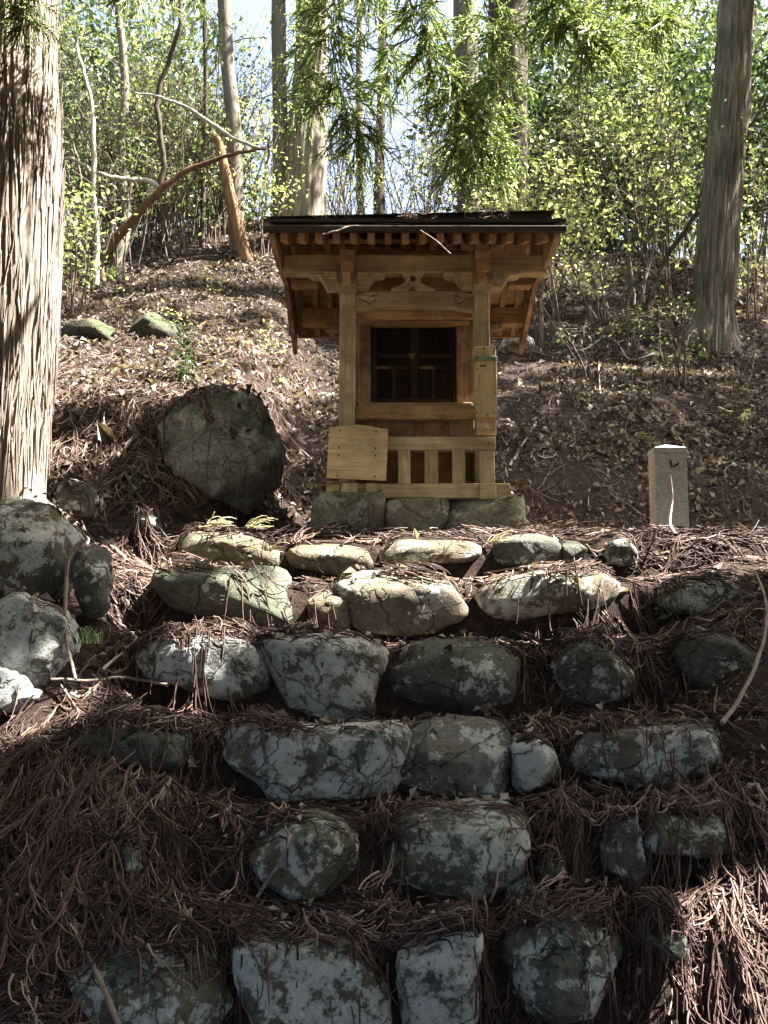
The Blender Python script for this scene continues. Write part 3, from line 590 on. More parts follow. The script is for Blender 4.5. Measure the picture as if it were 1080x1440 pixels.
# soffit boards and rafters under the front and rear slopes
yf = np.linspace(5.625, 6.42, 9)
nb = 6
for k in range(nb):
    ya, yb = 5.625 + k * .132, 5.625 + (k + 1) * .132 - .004; yy = np.array([ya, yb])
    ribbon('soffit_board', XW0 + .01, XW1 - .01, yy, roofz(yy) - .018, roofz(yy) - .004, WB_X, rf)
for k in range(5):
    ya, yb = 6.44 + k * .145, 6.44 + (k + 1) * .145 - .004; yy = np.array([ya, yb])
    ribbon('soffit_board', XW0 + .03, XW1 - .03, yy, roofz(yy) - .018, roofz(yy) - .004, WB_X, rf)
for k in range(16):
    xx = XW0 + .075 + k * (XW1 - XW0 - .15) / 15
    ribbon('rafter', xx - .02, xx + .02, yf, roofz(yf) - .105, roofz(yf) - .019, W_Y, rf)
yb_ = np.linspace(6.45, 7.12, 7)
for k in range(16):
    xx = XW0 + .075 + k * (XW1 - XW0 - .15) / 15
    ribbon('rafter', xx - .018, xx + .018, yb_, roofz(yb_) - .062, roofz(yb_) - .019, W_Y, rf)
# barge boards: shallow at the eave, deep below the ridge
apz = at(400, 400, 6.43)[2]
for s in (0, 1):
    x0 = XW0 - .004 if s == 0 else XW1 - .026
    yb1 = np.linspace(5.585, 6.43, 14); t = (yb1 - 5.585) / .845; zlo = (ez - .01) * (1 - t) + apz * t - .03 * np.sin(math.pi * t)
    ribbon('barge_board', x0, x0 + .03, yb1, zlo, roofz(yb1) - .004, WB_X if s else W_Y, rf)
    yb2 = np.linspace(6.432, 7.17, 10); t = (yb2 - 6.432) / .74; zlo = apz * (1 - t) + at(422, 499, 7.17)[2] * t
    ribbon('barge_board', x0, x0 + .03, yb2, zlo, np.minimum(roofz(yb2) - .004, zlo + .32 - .2 * t), WB_Z, rf)
boxw('rear_eave_board', XW0 + .03, XW1 - .03, 7.125, 7.16, roofz(7.14) - .06, roofz(7.14) - .005, WB_X, rf)
boxw('ridge_purlin', XW0 + .03, XW1 - .03, 6.4, 6.47, roofz(6.43) - .14, roofz(6.43) - .064, WB_X, rf)
# offering box on the right post
ob = boxp('offering_box', 669, 507, 699, 587, 5.955, .094, W_BOX, sh, .003)
boxp('box_lid', 666, 487, 697.5, 503, 5.965, .09, W_BOX, ob, .004); boxp('copper_strip', 666.5, 500.5, 699, 507, 5.945, .1, M_COPPER, ob, .002)
boxp('coin_slot', 675, 513.5, 683.5, 515.5, 5.953, .004, M_NAIL, ob, 0)
boxp('box_bracket', 671, 587.4, 698, 612.5, 5.975, .07, WB_X, sh, .003)
for x, y in ((680, 490.5), (671, 503), (696, 503), (671, 519), (696, 520), (670, 549), (696, 553), (671, 580), (685, 583), (695, 580)):
    bm = bmesh.new(); bmesh.ops.create_uvsphere(bm, u_segments=8, v_segments=5, radius=.0055); p = at(x, y, 5.953 if y > 508 else 5.944 if y > 500 else 5.964)
    for v in bm.verts: v.co = Vector((p[0] + v.co.x, p[1] + v.co.y * .5, p[2] + v.co.z))
    link('nail', bm_mesh('nail', bm, M_NAIL, True), ob)
bm = bmesh.new(); bmesh.ops.create_uvsphere(bm, u_segments=10, v_segments=6, radius=.01); p = at(685, 600, 5.973)
for v in bm.verts: v.co = Vector((p[0] + v.co.x, p[1] + v.co.y * .5, p[2] + v.co.z))
link('bolt', bm_mesh('bolt', bm, M_CAP, True), sh)
# ------------------------------------------------------------------ granite marker post
gp0 = at(947, 757, 6.05)
gm = empty('stone_marker', (gp0[0], 6.15, gp0[2] - .05), 'square granite marker post with a carved arrow on the terrace', 'marker post')
hw, zt, zb = .1, at(944, 637, 6.05)[2], gp0[2] - .12
def frust(name, x, y, zs_, hs, mat, parent, apex=None, tilt=0.0):
    V, Q, T = [], [], []
    for z, h in zip(zs_, hs): V += [(x + tilt * (z - zs_[0]) - h, y - h, z), (x + tilt * (z - zs_[0]) + h, y - h, z), (x + tilt * (z - zs_[0]) + h, y + h * .5, z), (x + tilt * (z - zs_[0]) - h, y + h * .5, z)]
    for i in range(len(zs_) - 1):
        for k in range(4): Q.append((i * 4 + k, i * 4 + (k + 1) % 4, i * 4 + 4 + (k + 1) % 4, i * 4 + 4 + k))
    fl = [np.array(Q)]
    if apex: V.append((x + tilt * (apex - zs_[0]), y, apex)); o = (len(zs_) - 1) * 4; fl.append(np.array([(o + k, o + (k + 1) % 4, len(V) - 1) for k in range(4)]))
    return link(name, mesh_np(name, np.array(V), fl, mat, False), parent)
frust('shaft', gp0[0], 6.15, [zb, zt - .002], [hw * 1.0, hw * .985], M_GRANITE, gm)
frust('cap', gp0[0], 6.15, [zt, zt + .006, zt + .008, at(944, 629, 6.05)[2]], [hw * .985, hw * 1.01, hw * 1.015, hw * 1.01], M_GRANITE, gm, at(944, 624, 6.12)[2])
for q in ([(940, 645), (942, 649), (942.5, 655), (941, 658), (939, 651)], [(942, 657), (947, 652), (953, 649.5), (951, 654), (945, 657)], [(949, 738), (955, 742), (957, 746), (951, 743)]):
    prismp('carved_mark', [(x + 3, y) for x, y in q], 6.0485, .004, M_MARK, gm, 0)
# ------------------------------------------------------------------ sticks
def snap(p):
    h = hit(p[0], p[1], surf); return (p[0], p[1], p[2] if h is None or abs(h[1] - p[2]) > 2.5 else float(h[1]) - .03)
def stick(pts, w0, w1, label, name='fallen_stick', mat=None, sides=7, wob=.004, extra=None, auto=True):
    """pts: (px,py,D)"""
    if auto: pts = [snap(p) for p in pts]; extra = [[snap(p) for p in e] for e in (extra or [])]
    W = [at(*p) for p in pts]; D = pts[0][2]
    parts = [tube(W, np.linspace(w0, w1, len(W)) / pxm(D) / 2, sides, len(W) * 6, wob=wob)]
    for e in (extra or []):
        We = [at(*p) for p in e]; parts.append(tube(We, np.linspace(w1 * .9, w1 * .4, len(We)) / pxm(D) / 2, 5, len(We) * 5, wob=wob))
    vv, qq = merge(parts); return link(name, mesh_np(name, vv, qq, mat or M_STICK), label=label, cat='stick')
stick([(1062, 805, 4.6), (1078, 850, 4.3), (1074, 900, 4.1), (1050, 965, 3.8), (1016, 1018, 3.62)], 3, 5.5, 'long bare curved stick hanging down the right edge of the steps', auto=False)
stick([(950, 752, 5.2), (942, 735, 5.35), (946, 700, 5.5), (943, 668, 5.6)], 6, 1.2, 'thin pale twig standing in front of the granite marker', wob=0, auto=False)
stick([(925, 780, 4.72), (980, 768, 4.75), (1035, 762, 4.8), (1090, 766, 4.8)], 5, 8, 'pale branch lying across the sunlit needles below the marker')
stick([(680, 806, 4.75), (760, 795, 4.7), (830, 795, 4.7), (875, 788, 4.85)], 3, 4, 'thin straight twig lying along the second step from the top')
stick([(118, 760, 4.36), (97, 785, 4.34), (92, 850, 4.3), (94, 905, 4.2), (108, 955, 4.1)], 7, 4, 'pale vine stick hanging between the upright rock and the boulders', auto=False)
stick([(72, 955, 4.0), (130, 957, 3.9), (180, 953, 3.88), (235, 963, 3.85)], 4, 5, 'thin horizontal twig above the sunlit needle patch at left')
stick([(140, 945, 4.1), (170, 920, 4.12), (205, 902, 4.15), (245, 890, 4.2)], 5, 3, 'slanting twig rising to the sunlit lichened step stone')
stick([(342, 1298, 3.02), (365, 1255, 3.2), (392, 1215, 3.3), (406, 1180, 3.32), (400, 1160, 3.33)], 7, 3, 'thin pale stick leaning across the third course from the bottom')
stick([(104, 1298, 2.9), (120, 1330, 2.84), (140, 1375, 2.78), (168, 1445, 2.7)], 4, 8, 'grey stick pointing down out of the bottom left corner')
stick([(690, 1268, 3.2), (706, 1215, 3.28), (730, 1172, 3.32), (752, 1145, 3.4)], 4, 2, 'thin dark twig leaning on the white spotted boulder')
stick([(716, 656, 6.7), (726, 640, 6.75), (738, 618, 6.85), (746, 606, 6.9)], 5, 3, 'short white stick on the slope right of the shrine', mat=BK_PALE)
stick([(60, 700, 4.55), (0, 688, 4.4), (-30, 680, 4.3)], 5, 7, 'thin branch lying over the top of the biggest left boulder', extra=[[(60, 700, 4.55), (85, 720, 4.6), (112, 738, 4.7)]])
stick([(782, 372, 10.6), (800, 398, 10.4), (824, 425, 10.2), (842, 452, 10.0)], 5, 3, 'straight fallen branch on the upper slope right of the roof', mat=BK_PALE)
stick([(770, 470, 9.2), (810, 492, 9.0), (835, 484, 8.9), (850, 473, 8.8), (868, 482, 8.7), (885, 505, 8.6), (920, 497, 8.6)], 3, 3, 'forked dead branch sprawling over the litter left of the right cedar', mat=BK_PALE,
      extra=[[(850, 473, 8.8), (842, 510, 8.5), (845, 560, 8.0), (848, 605, 7.7)], [(810, 492, 9.0), (790, 455, 9.3), (760, 430, 9.6)], [(868, 482, 8.7), (910, 470, 8.9), (960, 472, 9.0), (990, 468, 9.1)], [(835, 484, 8.9), (800, 470, 9.1), (780, 440, 9.4), (770, 410, 9.8)]])
stick([(890, 640, 7.2), (880, 600, 7.4), (905, 560, 7.8), (930, 540, 8.0)], 2.5, 1.5, 'wiry twig on the dark slope above the granite marker', mat=TWIG)
stick([(1020, 590, 7.6), (1050, 545, 8.0), (1062, 500, 8.4), (1075, 470, 8.8)], 3, 2, 'wiry twig on the slope below the right cedar', mat=TWIG, extra=[[(1050, 545, 8.0), (1030, 520, 8.2), (1020, 500, 8.4)]])
stick([(755, 690, 6.3), (775, 665, 6.6), (800, 650, 6.8)], 3, 2, 'small twig on the slope between the shrine and the marker', mat=TWIG)
stick([(170, 655, 5.5), (190, 690, 5.4), (200, 705, 5.35)], 3, 4, 'dark stick in the shade below the mossy boulder', mat=TWIG)
# roof debris
def sprig(c, n, length, spread, mat, name, label, cat, parent=None, r=.0022, S=6, flat=.35, heading=None):
    a = rng.uniform(0, 2 * math.pi, n) if heading is None else heading + rng.normal(size=n) * .6
    L = length * rng.uniform(.5, 1.1, n); t = np.linspace(0, 1, S)[None]
    st = rng.normal(size=(n, 3)) * spread; st[:, 2] = np.abs(st[:, 2]) * .4
    el = rng.uniform(-.1, .8, n) * flat * 2
    P = np.zeros((n, S, 3)); cur = rng.normal(size=n) * .8
    ang = a[:, None] + cur[:, None] * t
    stp = L[:, None] / S
    P[:, :, 0] = st[:, :1] + np.cumsum(np.cos(ang) * stp, 1); P[:, :, 1] = st[:, 1:2] + np.cumsum(np.sin(ang) * stp, 1)
    P[:, :, 2] = st[:, 2:] + L[:, None] * (el[:, None] * t - .5 * el[:, None] * t * t * 1.4)
    P += c
    vv, qq = strand_mesh(P, np.linspace(1, .35, S)[None] * r * rng.uniform(.7, 1.3, (n, 1)), 3)
    rn = np.repeat(rng.random(n), (S - 1) * 3)
    return link(name, mesh_np(name, vv, qq, mat, True, rn), parent, label, cat)
zE = roofz(5.62) + .02
stick([(455, 331, 5.50), (480, 322, 5.52), (500, 318, 5.55), (570, 316, 5.6), (600, 330, 5.51), (634, 356, 5.46)], 3, 2, 'thin dead twig caught on the roof edge of the shrine', mat=M_STICK, auto=False)
for x, n, lb in ((585, 70, 'dry brown cedar frond lying on the middle of the shrine roof'), (690, 45, 'small dry cedar frond on the right half of the shrine roof'), (470, 26, 'scattered dry needles on the left half of the shrine roof')):
    p = at(x, 318, 5.68); sprig(np.array([p[0], 5.7, float(roofz(5.7)) + .022]), n, .14, .05, M_NEEDLE, 'dead_frond', lb, 'cedar frond', r=.003)
# ------------------------------------------------------------------ trees
def trunk_px(pts, sides, n, bark, bfreq, vfreq, wob=0.0):
    """pts: (px, py, D, width px) from top to bottom"""
    W = [at(p[0], p[1], p[2]) for p in pts]; rad = [p[3] / 2 / pxm(p[2]) for p in pts]
    return tube(W, rad, sides, n, bark, bfreq, vfreq, wob)
def tree(label, loc, group=None, cat='tree', name='tree'): return empty(name, loc, label, cat, group)
# left cedar: trunk with deep shaggy bark and peeling strips
lc = tree('huge cedar with pale shaggy peeling bark at the left edge', at(0, 720, 4.75), name='cedar_tree')
TL = [(22, -900, 4.9, 125), (16, -300, 4.8, 132), (10, 0, 4.75, 138), (8, 200, 4.75, 150), (6, 330, 4.75, 158), (4, 450, 4.75, 152), (-4, 600, 4.75, 136), (-8, 700, 4.75, 138), (-8, 770, 4.75, 150)]
Wp = [at(p[0], p[1], p[2]) for p in TL]; rd = [p[3] / 2 / pxm(p[2]) for p in TL]
vv, qq = tube(Wp, rd, 250, 320, .07, 24, .8, plates=.03)
trunk_o = link('trunk', mesh_np('trunk', vv, qq, BK_CEDAR, True), lc)
Cl = smooth_line(np.column_stack([Wp, rd]), 200)
sp = []
for k in range(650):     # loose bark strips
    i = rng.integers(40, 180); c = Cl[i]; a = rng.uniform(-2.6, 1.0); L = rng.uniform(.25, .9); w_ = rng.uniform(.0015, .006)
    s = np.linspace(-.5, .5, 7); rr = c[3] * (1.0 + .03 * rng.random()) + (.014 * rng.random() ** 2 * (2 * np.abs(s)) ** 4)
    an = a + .06 * np.sin(s * 3 + rng.uniform(0, 6))
    for_ = []
    for sg in (-1, 1):
        aa = an + sg * w_ / c[3] * (1 - .7 * np.abs(2 * s) ** 2); for_.append(np.stack([c[0] + rr * np.cos(aa), c[1] + rr * np.sin(aa), c[2] + s * L], -1))
    V = np.stack([for_[0], for_[1], for_[0] - np.array([.004 * math.cos(a), .004 * math.sin(a), 0]), for_[1] - np.array([.004 * math.cos(a), .004 * math.sin(a), 0])], 1).reshape(-1, 3)
    Q = [];
    for j in range(6):
        o = j * 4; Q += [(o, o + 1, o + 5, o + 4), (o + 2, o + 6, o + 7, o + 3), (o, o + 4, o + 6, o + 2), (o + 1, o + 3, o + 7, o + 5)]
    sp.append((V, np.array(Q)))
vv, qq = merge(sp); link('peeling_bark', mesh_np('peeling_bark', vv, qq, BK_CEDAR, True), lc)
# right cedar
def far_cedar(label, TP, mat, sides=70, n=120, bark=.10, name='cedar_tree', bf=15, vf=.9):
    if TP[-1][1] > 345: dl = gD(TP[-1][0], TP[-1][1] - 12, TP[-1][2]) - TP[-1][2]; TP = [(a, b_, c_ + dl, d_) for a, b_, c_, d_ in TP]
    TP = list(TP) + [(TP[-1][0], TP[-1][1] + 60, TP[-1][2], TP[-1][3] * 1.12)]
    o = tree(label, at(TP[-1][0], TP[-1][1], TP[-1][2]), name=name)
    vv, qq = trunk_px(TP, sides, n, bark, bf, vf); link('trunk', mesh_np('trunk', vv, qq, mat), o); return o
rc = far_cedar('straight cedar with a sunlit right flank at the right edge', [(1052, -900, 10.6, 40), (1044, -200, 10.5, 50), (1036, 0, 10.5, 52), (1022, 200, 10.5, 54), (1008, 380, 10.5, 56), (1004, 430, 10.5, 60), (1000, 465, 10.5, 72), (996, 492, 10.5, 94)], BK_FAR, 120, 160, .2)
roots = []
for pth in (((990, 470, 20), (968, 488, 20), (948, 502, 15), (930, 510, 6)), ((996, 478, 22), (988, 500, 18), (1002, 512, 14), (1022, 518, 6)), ((1012, 474, 18), (1034, 490, 14), (1056, 500, 6))):
    W = []
    for a, b_, w_ in pth: h = hit(a, b_); W.append(h if h is not None else at(a, b_, 10.4))
    roots.append(tube([q + np.array([0, .02, .0]) for q in W], [w_ / 2 / pxm(10.4) for _, _, w_ in pth], 12, 18, .14, 5, 3, .02))
vv, qq = merge(roots); link('root_flare', mesh_np('root_flare', vv, qq, bark_mat('mossy_root_bark', (.16, .15, .08), (.05, .05, .025), 3, .9)), rc)
t3 = far_cedar('thick grey trunk with vertical furrows rising behind the shrine roof', [(446, -600, 13.2, 40), (440, 0, 13, 48), (432, 180, 13, 58), (427, 260, 13, 66), (422, 330, 13, 76), (420, 370, 13, 84)], BK_FAR, 70, 120, .12)
t4 = far_cedar('dark thick trunk in deep shade right of the hanging boughs', [(715, -400, 12.4, 56), (714, 60, 12.4, 58), (712, 200, 12.4, 62), (708, 330, 12.4, 68), (706, 380, 12.4, 76)], BK_DARK, 50, 80, .12)  # dark bark colour stands in for the deep shade on this trunk
t5 = far_cedar('pale middling trunk just left of the dark thick trunk', [(652, -300, 14.5, 34), (655, 100, 14.5, 36), (660, 240, 14.5, 38), (664, 340, 14.5, 40)], BK_GREY, 40, 70, .06)
t10 = far_cedar('grey trunk standing behind the broken snag', [(308, -200, 15, 20), (318, 60, 15, 21), (328, 170, 15, 22), (332, 290, 15, 24), (336, 370, 15, 26)], BK_GREY, 30, 60, .06)
t11 = far_cedar('mossy grey trunk just left of the furrowed trunk', [(392, -200, 15.5, 20), (392, 50, 15.5, 22), (394, 200, 15.5, 22), (392, 360, 15.5, 24)], BK_GREY, 30, 60, .06)
far_cedar('forked dark trunk stub far behind the roof middle', [(540, -100, 17, 12), (536, 150, 17, 13), (533, 250, 17, 16), (534, 330, 17, 20)], BK_DARK, 20, 40, .06)
far_cedar('slim dark stem in the gap left of the snag', [(283, -100, 13, 7), (289, 90, 13, 7), (288, 180, 13, 7), (284, 340, 13, 8)], BK_DARK, 12, 40, .03)
far_cedar('thin pale trunk far back behind the roof right of centre', [(508, -100, 18, 10), (505, 150, 18, 11), (508, 330, 18, 13)], BK_GREY, 14, 40, .03)
sn = far_cedar('broken leaning orange brown snag behind the shrine', [(300, 184, 11.2, 2), (303, 192, 11.2, 9), (309, 205, 11.2, 13), (318, 250, 11.2, 17), (332, 310, 11.2, 19), (345, 362, 11.2, 22), (348, 380, 11.2, 26)], BK_SNAG, 24, 50, .16, 'dead_snag', 5, 3)
# crooked multi-stem tree on the left slope
CD = gD(148, 398) - 9.3
ct = tree('crooked tree with a red brown limb bending right over the left slope', at(145, 400, 9.3 + CD), name='crooked_tree')
def stem(pts, mat, parent, name='limb', sides=14, n=60, bark=.05, wob=.012, dl=0.0):
    pts = [(a, b_, c_ + dl, d_) for a, b_, c_, d_ in pts]
    vv, qq = trunk_px(pts, sides, n, bark, 4, 3, wob); return link(name, mesh_np(name, vv, qq, mat), parent)
stem([(375, 209, 8.9, 3), (340, 214, 8.9, 5), (300, 226, 9.0, 6.5), (262, 240, 9.1, 8), (228, 265, 9.1, 10), (190, 305, 9.2, 12), (160, 340, 9.3, 14), (138, 370, 9.3, 17), (142, 412, 9.3, 22)], BK_RED, ct, dl=CD)
stem([(256, -10, 9.0, 6), (252, 40, 9.0, 7), (236, 90, 9.1, 7), (222, 140, 9.1, 8), (224, 185, 9.1, 8), (230, 225, 9.1, 8), (226, 262, 9.1, 9)], BK_DARK, ct, dl=CD)
stem([(78, 220, 8.8, 3), (105, 226, 8.8, 5), (138, 244, 8.9, 6), (175, 252, 9.0, 7), (205, 254, 9.1, 7), (226, 264, 9.1, 9)], BK_PALE, ct, dl=CD)
stem([(165, -30, 9.6, 9), (168, 30, 9.6, 11), (175, 90, 9.6, 12), (176, 150, 9.6, 13), (170, 190, 9.6, 13), (173, 260, 9.6, 14), (178, 320, 9.5, 15), (165, 365, 9.4, 20), (158, 415, 9.4, 26)], BK_GREY, ct, dl=CD)
stem([(376, 208, 8.9, 6), (355, 206, 8.9, 5), (318, 188, 8.9, 6), (285, 165, 8.9, 6), (255, 148, 8.9, 5), (225, 138, 8.9, 4), (190, 130, 8.9, 2)], BK_PALE, ct, dl=CD)
stem([(380, 190, 8.9, 2), (378, 215, 8.9, 3), (374, 232, 8.9, 2)], BK_DARK, ct, 'twig', 6, 10, 0, dl=CD)
ts = tree('slender pale double stemmed sapling close to the shaggy cedar', at(134, 395, 8.8 + CD), name='sapling')
stem([(108, 60, 8.8, 3), (114, 90, 8.8, 5), (125, 130, 8.8, 6), (131, 180, 8.8, 7), (132, 260, 8.8, 7), (136, 330, 8.8, 7), (134, 400, 8.8, 9)], BK_PALE, ts, dl=CD)
stem([(100, 190, 8.9, 4), (112, 240, 8.9, 4), (118, 300, 8.9, 5), (106, 330, 8.9, 8), (128, 380, 8.9, 9)], BK_GREY, ts, dl=CD)
# dark leaning branchy shrub in front of right cedar
CR = gD(905, 442) - 9.25
rs = tree('bare dark shrub leaning right in front of the right cedar', at(905, 440, 9.2 + CR), name='bare_shrub')
stem([(1085, 130, 9.0, 3), (1050, 185, 9.0, 4), (1010, 240, 9.1, 5), (980, 300, 9.1, 6), (945, 350, 9.2, 7), (920, 400, 9.2, 8), (905, 445, 9.2, 9)], BK_DARK, rs, dl=CR)
stem([(1000, 150, 9.2, 2), (992, 220, 9.2, 3), (984, 280, 9.1, 3), (975, 310, 9.1, 4)], BK_DARK, rs, dl=CR); stem([(1075, 240, 9.1, 2), (1040, 262, 9.1, 3), (1000, 285, 9.1, 3), (978, 302, 9.1, 4)], BK_DARK, rs, dl=CR)
stem([(860, 240, 9.6, 2), (880, 310, 9.5, 3), (886, 370, 9.4, 4), (892, 430, 9.3, 5)], BK_GREY, rs, dl=CR); stem([(935, 250, 9.6, 2), (925, 320, 9.5, 3), (908, 390, 9.4, 4), (898, 440, 9.3, 5)], BK_GREY, rs, dl=CR)
# ------------------------------------------------------------------ leafy shrubs and background trees
def shrub(name, label, px, D, h, spread, leaf, nst, nlf, lsize, group=None, base=None, lean=0.0, stemmat=TWIG, low=.25, cat='shrub', sr=.012, clump=.22):
    x = (px - 540) / F_PX * D / cP * 1.0; z = float(terrain(x, D)) if base is None else base; r0 = np.array([x, D, z - .05])
    o = empty(name, r0, label, cat, group); S = 10
    t = np.linspace(0, 1, S)[None]; a = rng.uniform(0, 2 * math.pi, nst); sd_ = spread * np.sqrt(rng.random(nst)); hh = h * rng.uniform(.55, 1.05, nst)
    P = np.zeros((nst, S, 3)); P[:, :, 0] = (sd_ * np.cos(a))[:, None] * t ** 1.4 + lean * h * t ** 1.5; P[:, :, 1] = (sd_ * np.sin(a))[:, None] * t ** 1.4 * .8; P[:, :, 2] = hh[:, None] * t
    kk = np.arange(nst)[:, None] * 3.3 + 0 * t
    for d in range(3): P[:, :, d] += .07 * h * t * fbm(np.stack([kk + d * 40, t * 3.2 + 0 * kk, kk * 0 + px * .01], -1), 3) * (1.0 if d < 2 else .3)
    P[:, :, :2] += rng.normal(size=(nst, 1, 2)) * spread * .12
    # side twigs
    nt_ = nst * 7; si = rng.integers(0, nst, nt_); ti = rng.integers(3, S - 1, nt_); s0 = P[si, ti]; tl = h * rng.uniform(.08, .28, nt_)
    dv = rng.normal(size=(nt_, 3)); dv[:, 2] = np.abs(dv[:, 2]) * .7 + .2; dv /= np.linalg.norm(dv, axis=1, keepdims=True)
    tt = np.linspace(0, 1, 5)[None, :, None]; Q = s0[:, None] + dv[:, None] * tl[:, None, None] * tt + .03 * h * tt * rng.normal(size=(nt_, 5, 3)) * .5
    v1, q1 = strand_mesh(P + r0, sr * np.linspace(1, .25, S)[None] * rng.uniform(.6, 1.2, (nst, 1)), 5); v2, q2 = strand_mesh(Q + r0, np.full((nt_, 5), sr * .28), 3)
    vv, qq = merge([(v1, q1), (v2, q2)]); link('stems', mesh_np('stems', vv, qq, stemmat), o)
    if nlf:
        tips = np.concatenate([Q[:, 2:].reshape(-1, 3), P[:, int(S * low) + 3:].reshape(-1, 3)])
        kc = 18; pick = tips[rng.integers(0, len(tips), nlf // kc + 1)]; C = np.repeat(pick, kc, 0)[:nlf] + rng.normal(size=(nlf, 3)) * np.array([1, 1, .5]) * lsize * 2.3
        keep = C[:, 2] > h * low * .6; C = C[keep]
        v3, f3, rn = leaf_mesh(C + r0, lsize, .25, .55); link('foliage', mesh_np('foliage', v3, f3, leaf, False, rn), o)
    return o
G1 = 'yellow green shrubs in the background'
SH = [  # px, D, height, spread, leaf, stems, leaves, size, label
 (770, 10.8, 2.6, .9, L_YG, 9, 700, .08, 'tall yellow green shrub directly right of the shrine roof'),
 (850, 11.6, 2.4, 1.0, L_YG, 9, 700, .08, 'bushy pale green shrub midway between the roof and the right cedar'),
 (930, 12.4, 4.4, 1.0, L_YG, 8, 1000, .085, 'tall bright shrub just left of the right cedar'),
 (1075, 11.6, 3.2, .9, L_YG, 8, 600, .08, 'yellow green shrub beyond the right cedar at the edge'),
 (720, 12.0, 2.6, .8, L_YG, 8, 520, .075, 'leafy sapling in front of the dark thick trunk'),
 (1060, 14.5, 4.5, 1.6, L_MID, 9, 2200, .09, 'dense green shrub behind the right cedar'),
 (880, 15, 4.6, 1.8, L_MID, 10, 2200, .085, 'broad mid green bush high on the right slope'),
 (780, 15.5, 4.0, 1.6, L_MID, 10, 1700, .085, 'mid green bush behind the dark thick trunk'),
 (100, 10.2, 1.4, .7, L_YG, 8, 500, .07, 'low yellow green shrub next to the shaggy cedar'),
 (150, 11.6, 2.8, 1.2, L_MID, 14, 900, .07, 'twiggy thicket behind the crooked tree'),
 (230, 12.4, 2.8, 1.2, L_YG, 16, 800, .065, 'twiggy yellow leaved thicket left of the snag'),
 (280, 13.2, 3.0, 1.2, L_MID, 14, 900, .07, 'dim green thicket behind the snag'),
 (200, 14.5, 4.0, 1.8, L_MID, 14, 1800, .09, 'tall green thicket far behind the crooked tree'),
 (90, 13.5, 4.0, 1.5, L_MID, 10, 1500, .09, 'tall green thicket behind the sapling'),
 (370, 12.2, 2.0, .6, L_YG, 7, 420, .065, 'thin leafy shrub left of the furrowed trunk'),
 (560, 13.8, 2.1, 1.0, L_YG, 9, 320, .06, 'sparse twiggy shrub behind the middle of the roof'),
 (500, 14.4, 2.4, .9, L_YG, 8, 260, .06, 'sparse twiggy shrub right of the furrowed trunk'),
 (620, 14.0, 2.2, .9, L_YG, 8, 380, .06, 'sparse leafy shrub left of the pale middling trunk'),
 (960, 9.9, .9, .5, L_MID, 8, 200, .05, 'low twiggy undergrowth at the root of the right cedar'),
 (830, 10.0, .9, .6, L_MID, 7, 80, .05, 'bare twiggy undergrowth on the slope right of the roof'),
 (905, 10.6, 1.2, .7, L_MID, 8, 140, .05, 'bare twiggy undergrowth left of the right cedar'),
 (120, 12.6, 3.2, 1.3, L_MID, 34, 500, .06, 'dense bare twiggy thicket behind the sapling stems'),
 (210, 13.0, 3.0, 1.3, L_MID, 38, 500, .06, 'dense bare twiggy thicket between the crooked limb and the snag'),
 (310, 13.6, 2.8, 1.2, L_MID, 34, 500, .06, 'dense bare twiggy thicket around the grey trunks'),
 (820, 14.4, 2.6, 1.2, L_MID, 26, 700, .06, 'dense twiggy thicket right of the roof'),
 (930, 14.6, 2.8, 1.2, L_MID, 26, 800, .06, 'dense twiggy thicket left of the right cedar base'),
 (600, 15.0, 2.6, 1.4, L_MID, 24, 500, .06, 'bare twigs in the bright gap behind the roof'),
 (470, 15.2, 3.2, 1.0, L_MID, 22, 500, .06, 'bare twigs right of the thick furrowed trunk'),
 (690, 13.4, 2.6, .9, L_MID, 14, 600, .075, 'leafy dark bush at the foot of the dark thick trunk'),
 (60, 14.5, 6.0, 1.6, L_DK, 8, 2200, .1, 'tall dark evergreen beside the shaggy cedar'),
 (230, 17.0, 7.0, 1.8, L_DK, 8, 3000, .16, 'tall dark evergreen far behind the dark limb'),
 (705, 18.0, 8.0, 1.1, L_DK, 8, 2200, .17, 'tall dark evergreen behind the dark thick trunk'),
 (960, 16.5, 6.5, 1.6, L_DK, 9, 4200, .16, 'dark evergreen bush behind the tall bright shrub'),
 (760, 17, 6.5, 1.5, L_DK, 9, 4200, .16, 'dark evergreen bush right of the dark thick trunk'),
 (860, 17.5, 4.5, 1.8, L_DK, 9, 3600, .16, 'low dark evergreen bush on the crest of the right slope'),
 (150, 16, 5.0, 1.8, L_DK, 8, 3000, .15, 'dark evergreen bush far behind the crooked tree'),
 (280, 16.5, 3.6, 1.5, L_DK, 8, 2400, .14, 'low dark evergreen bush far behind the snag'),
 (1090, 13.0, 3.5, 1.0, L_DK, 8, 2000, .14, 'dark evergreen bush at the edge behind the right cedar'),
]
for px, D, h, sp_, lf, ns, nl, ls, lb in SH: shrub('shrub', lb, px, D, h, sp_, lf, ns, nl, ls)
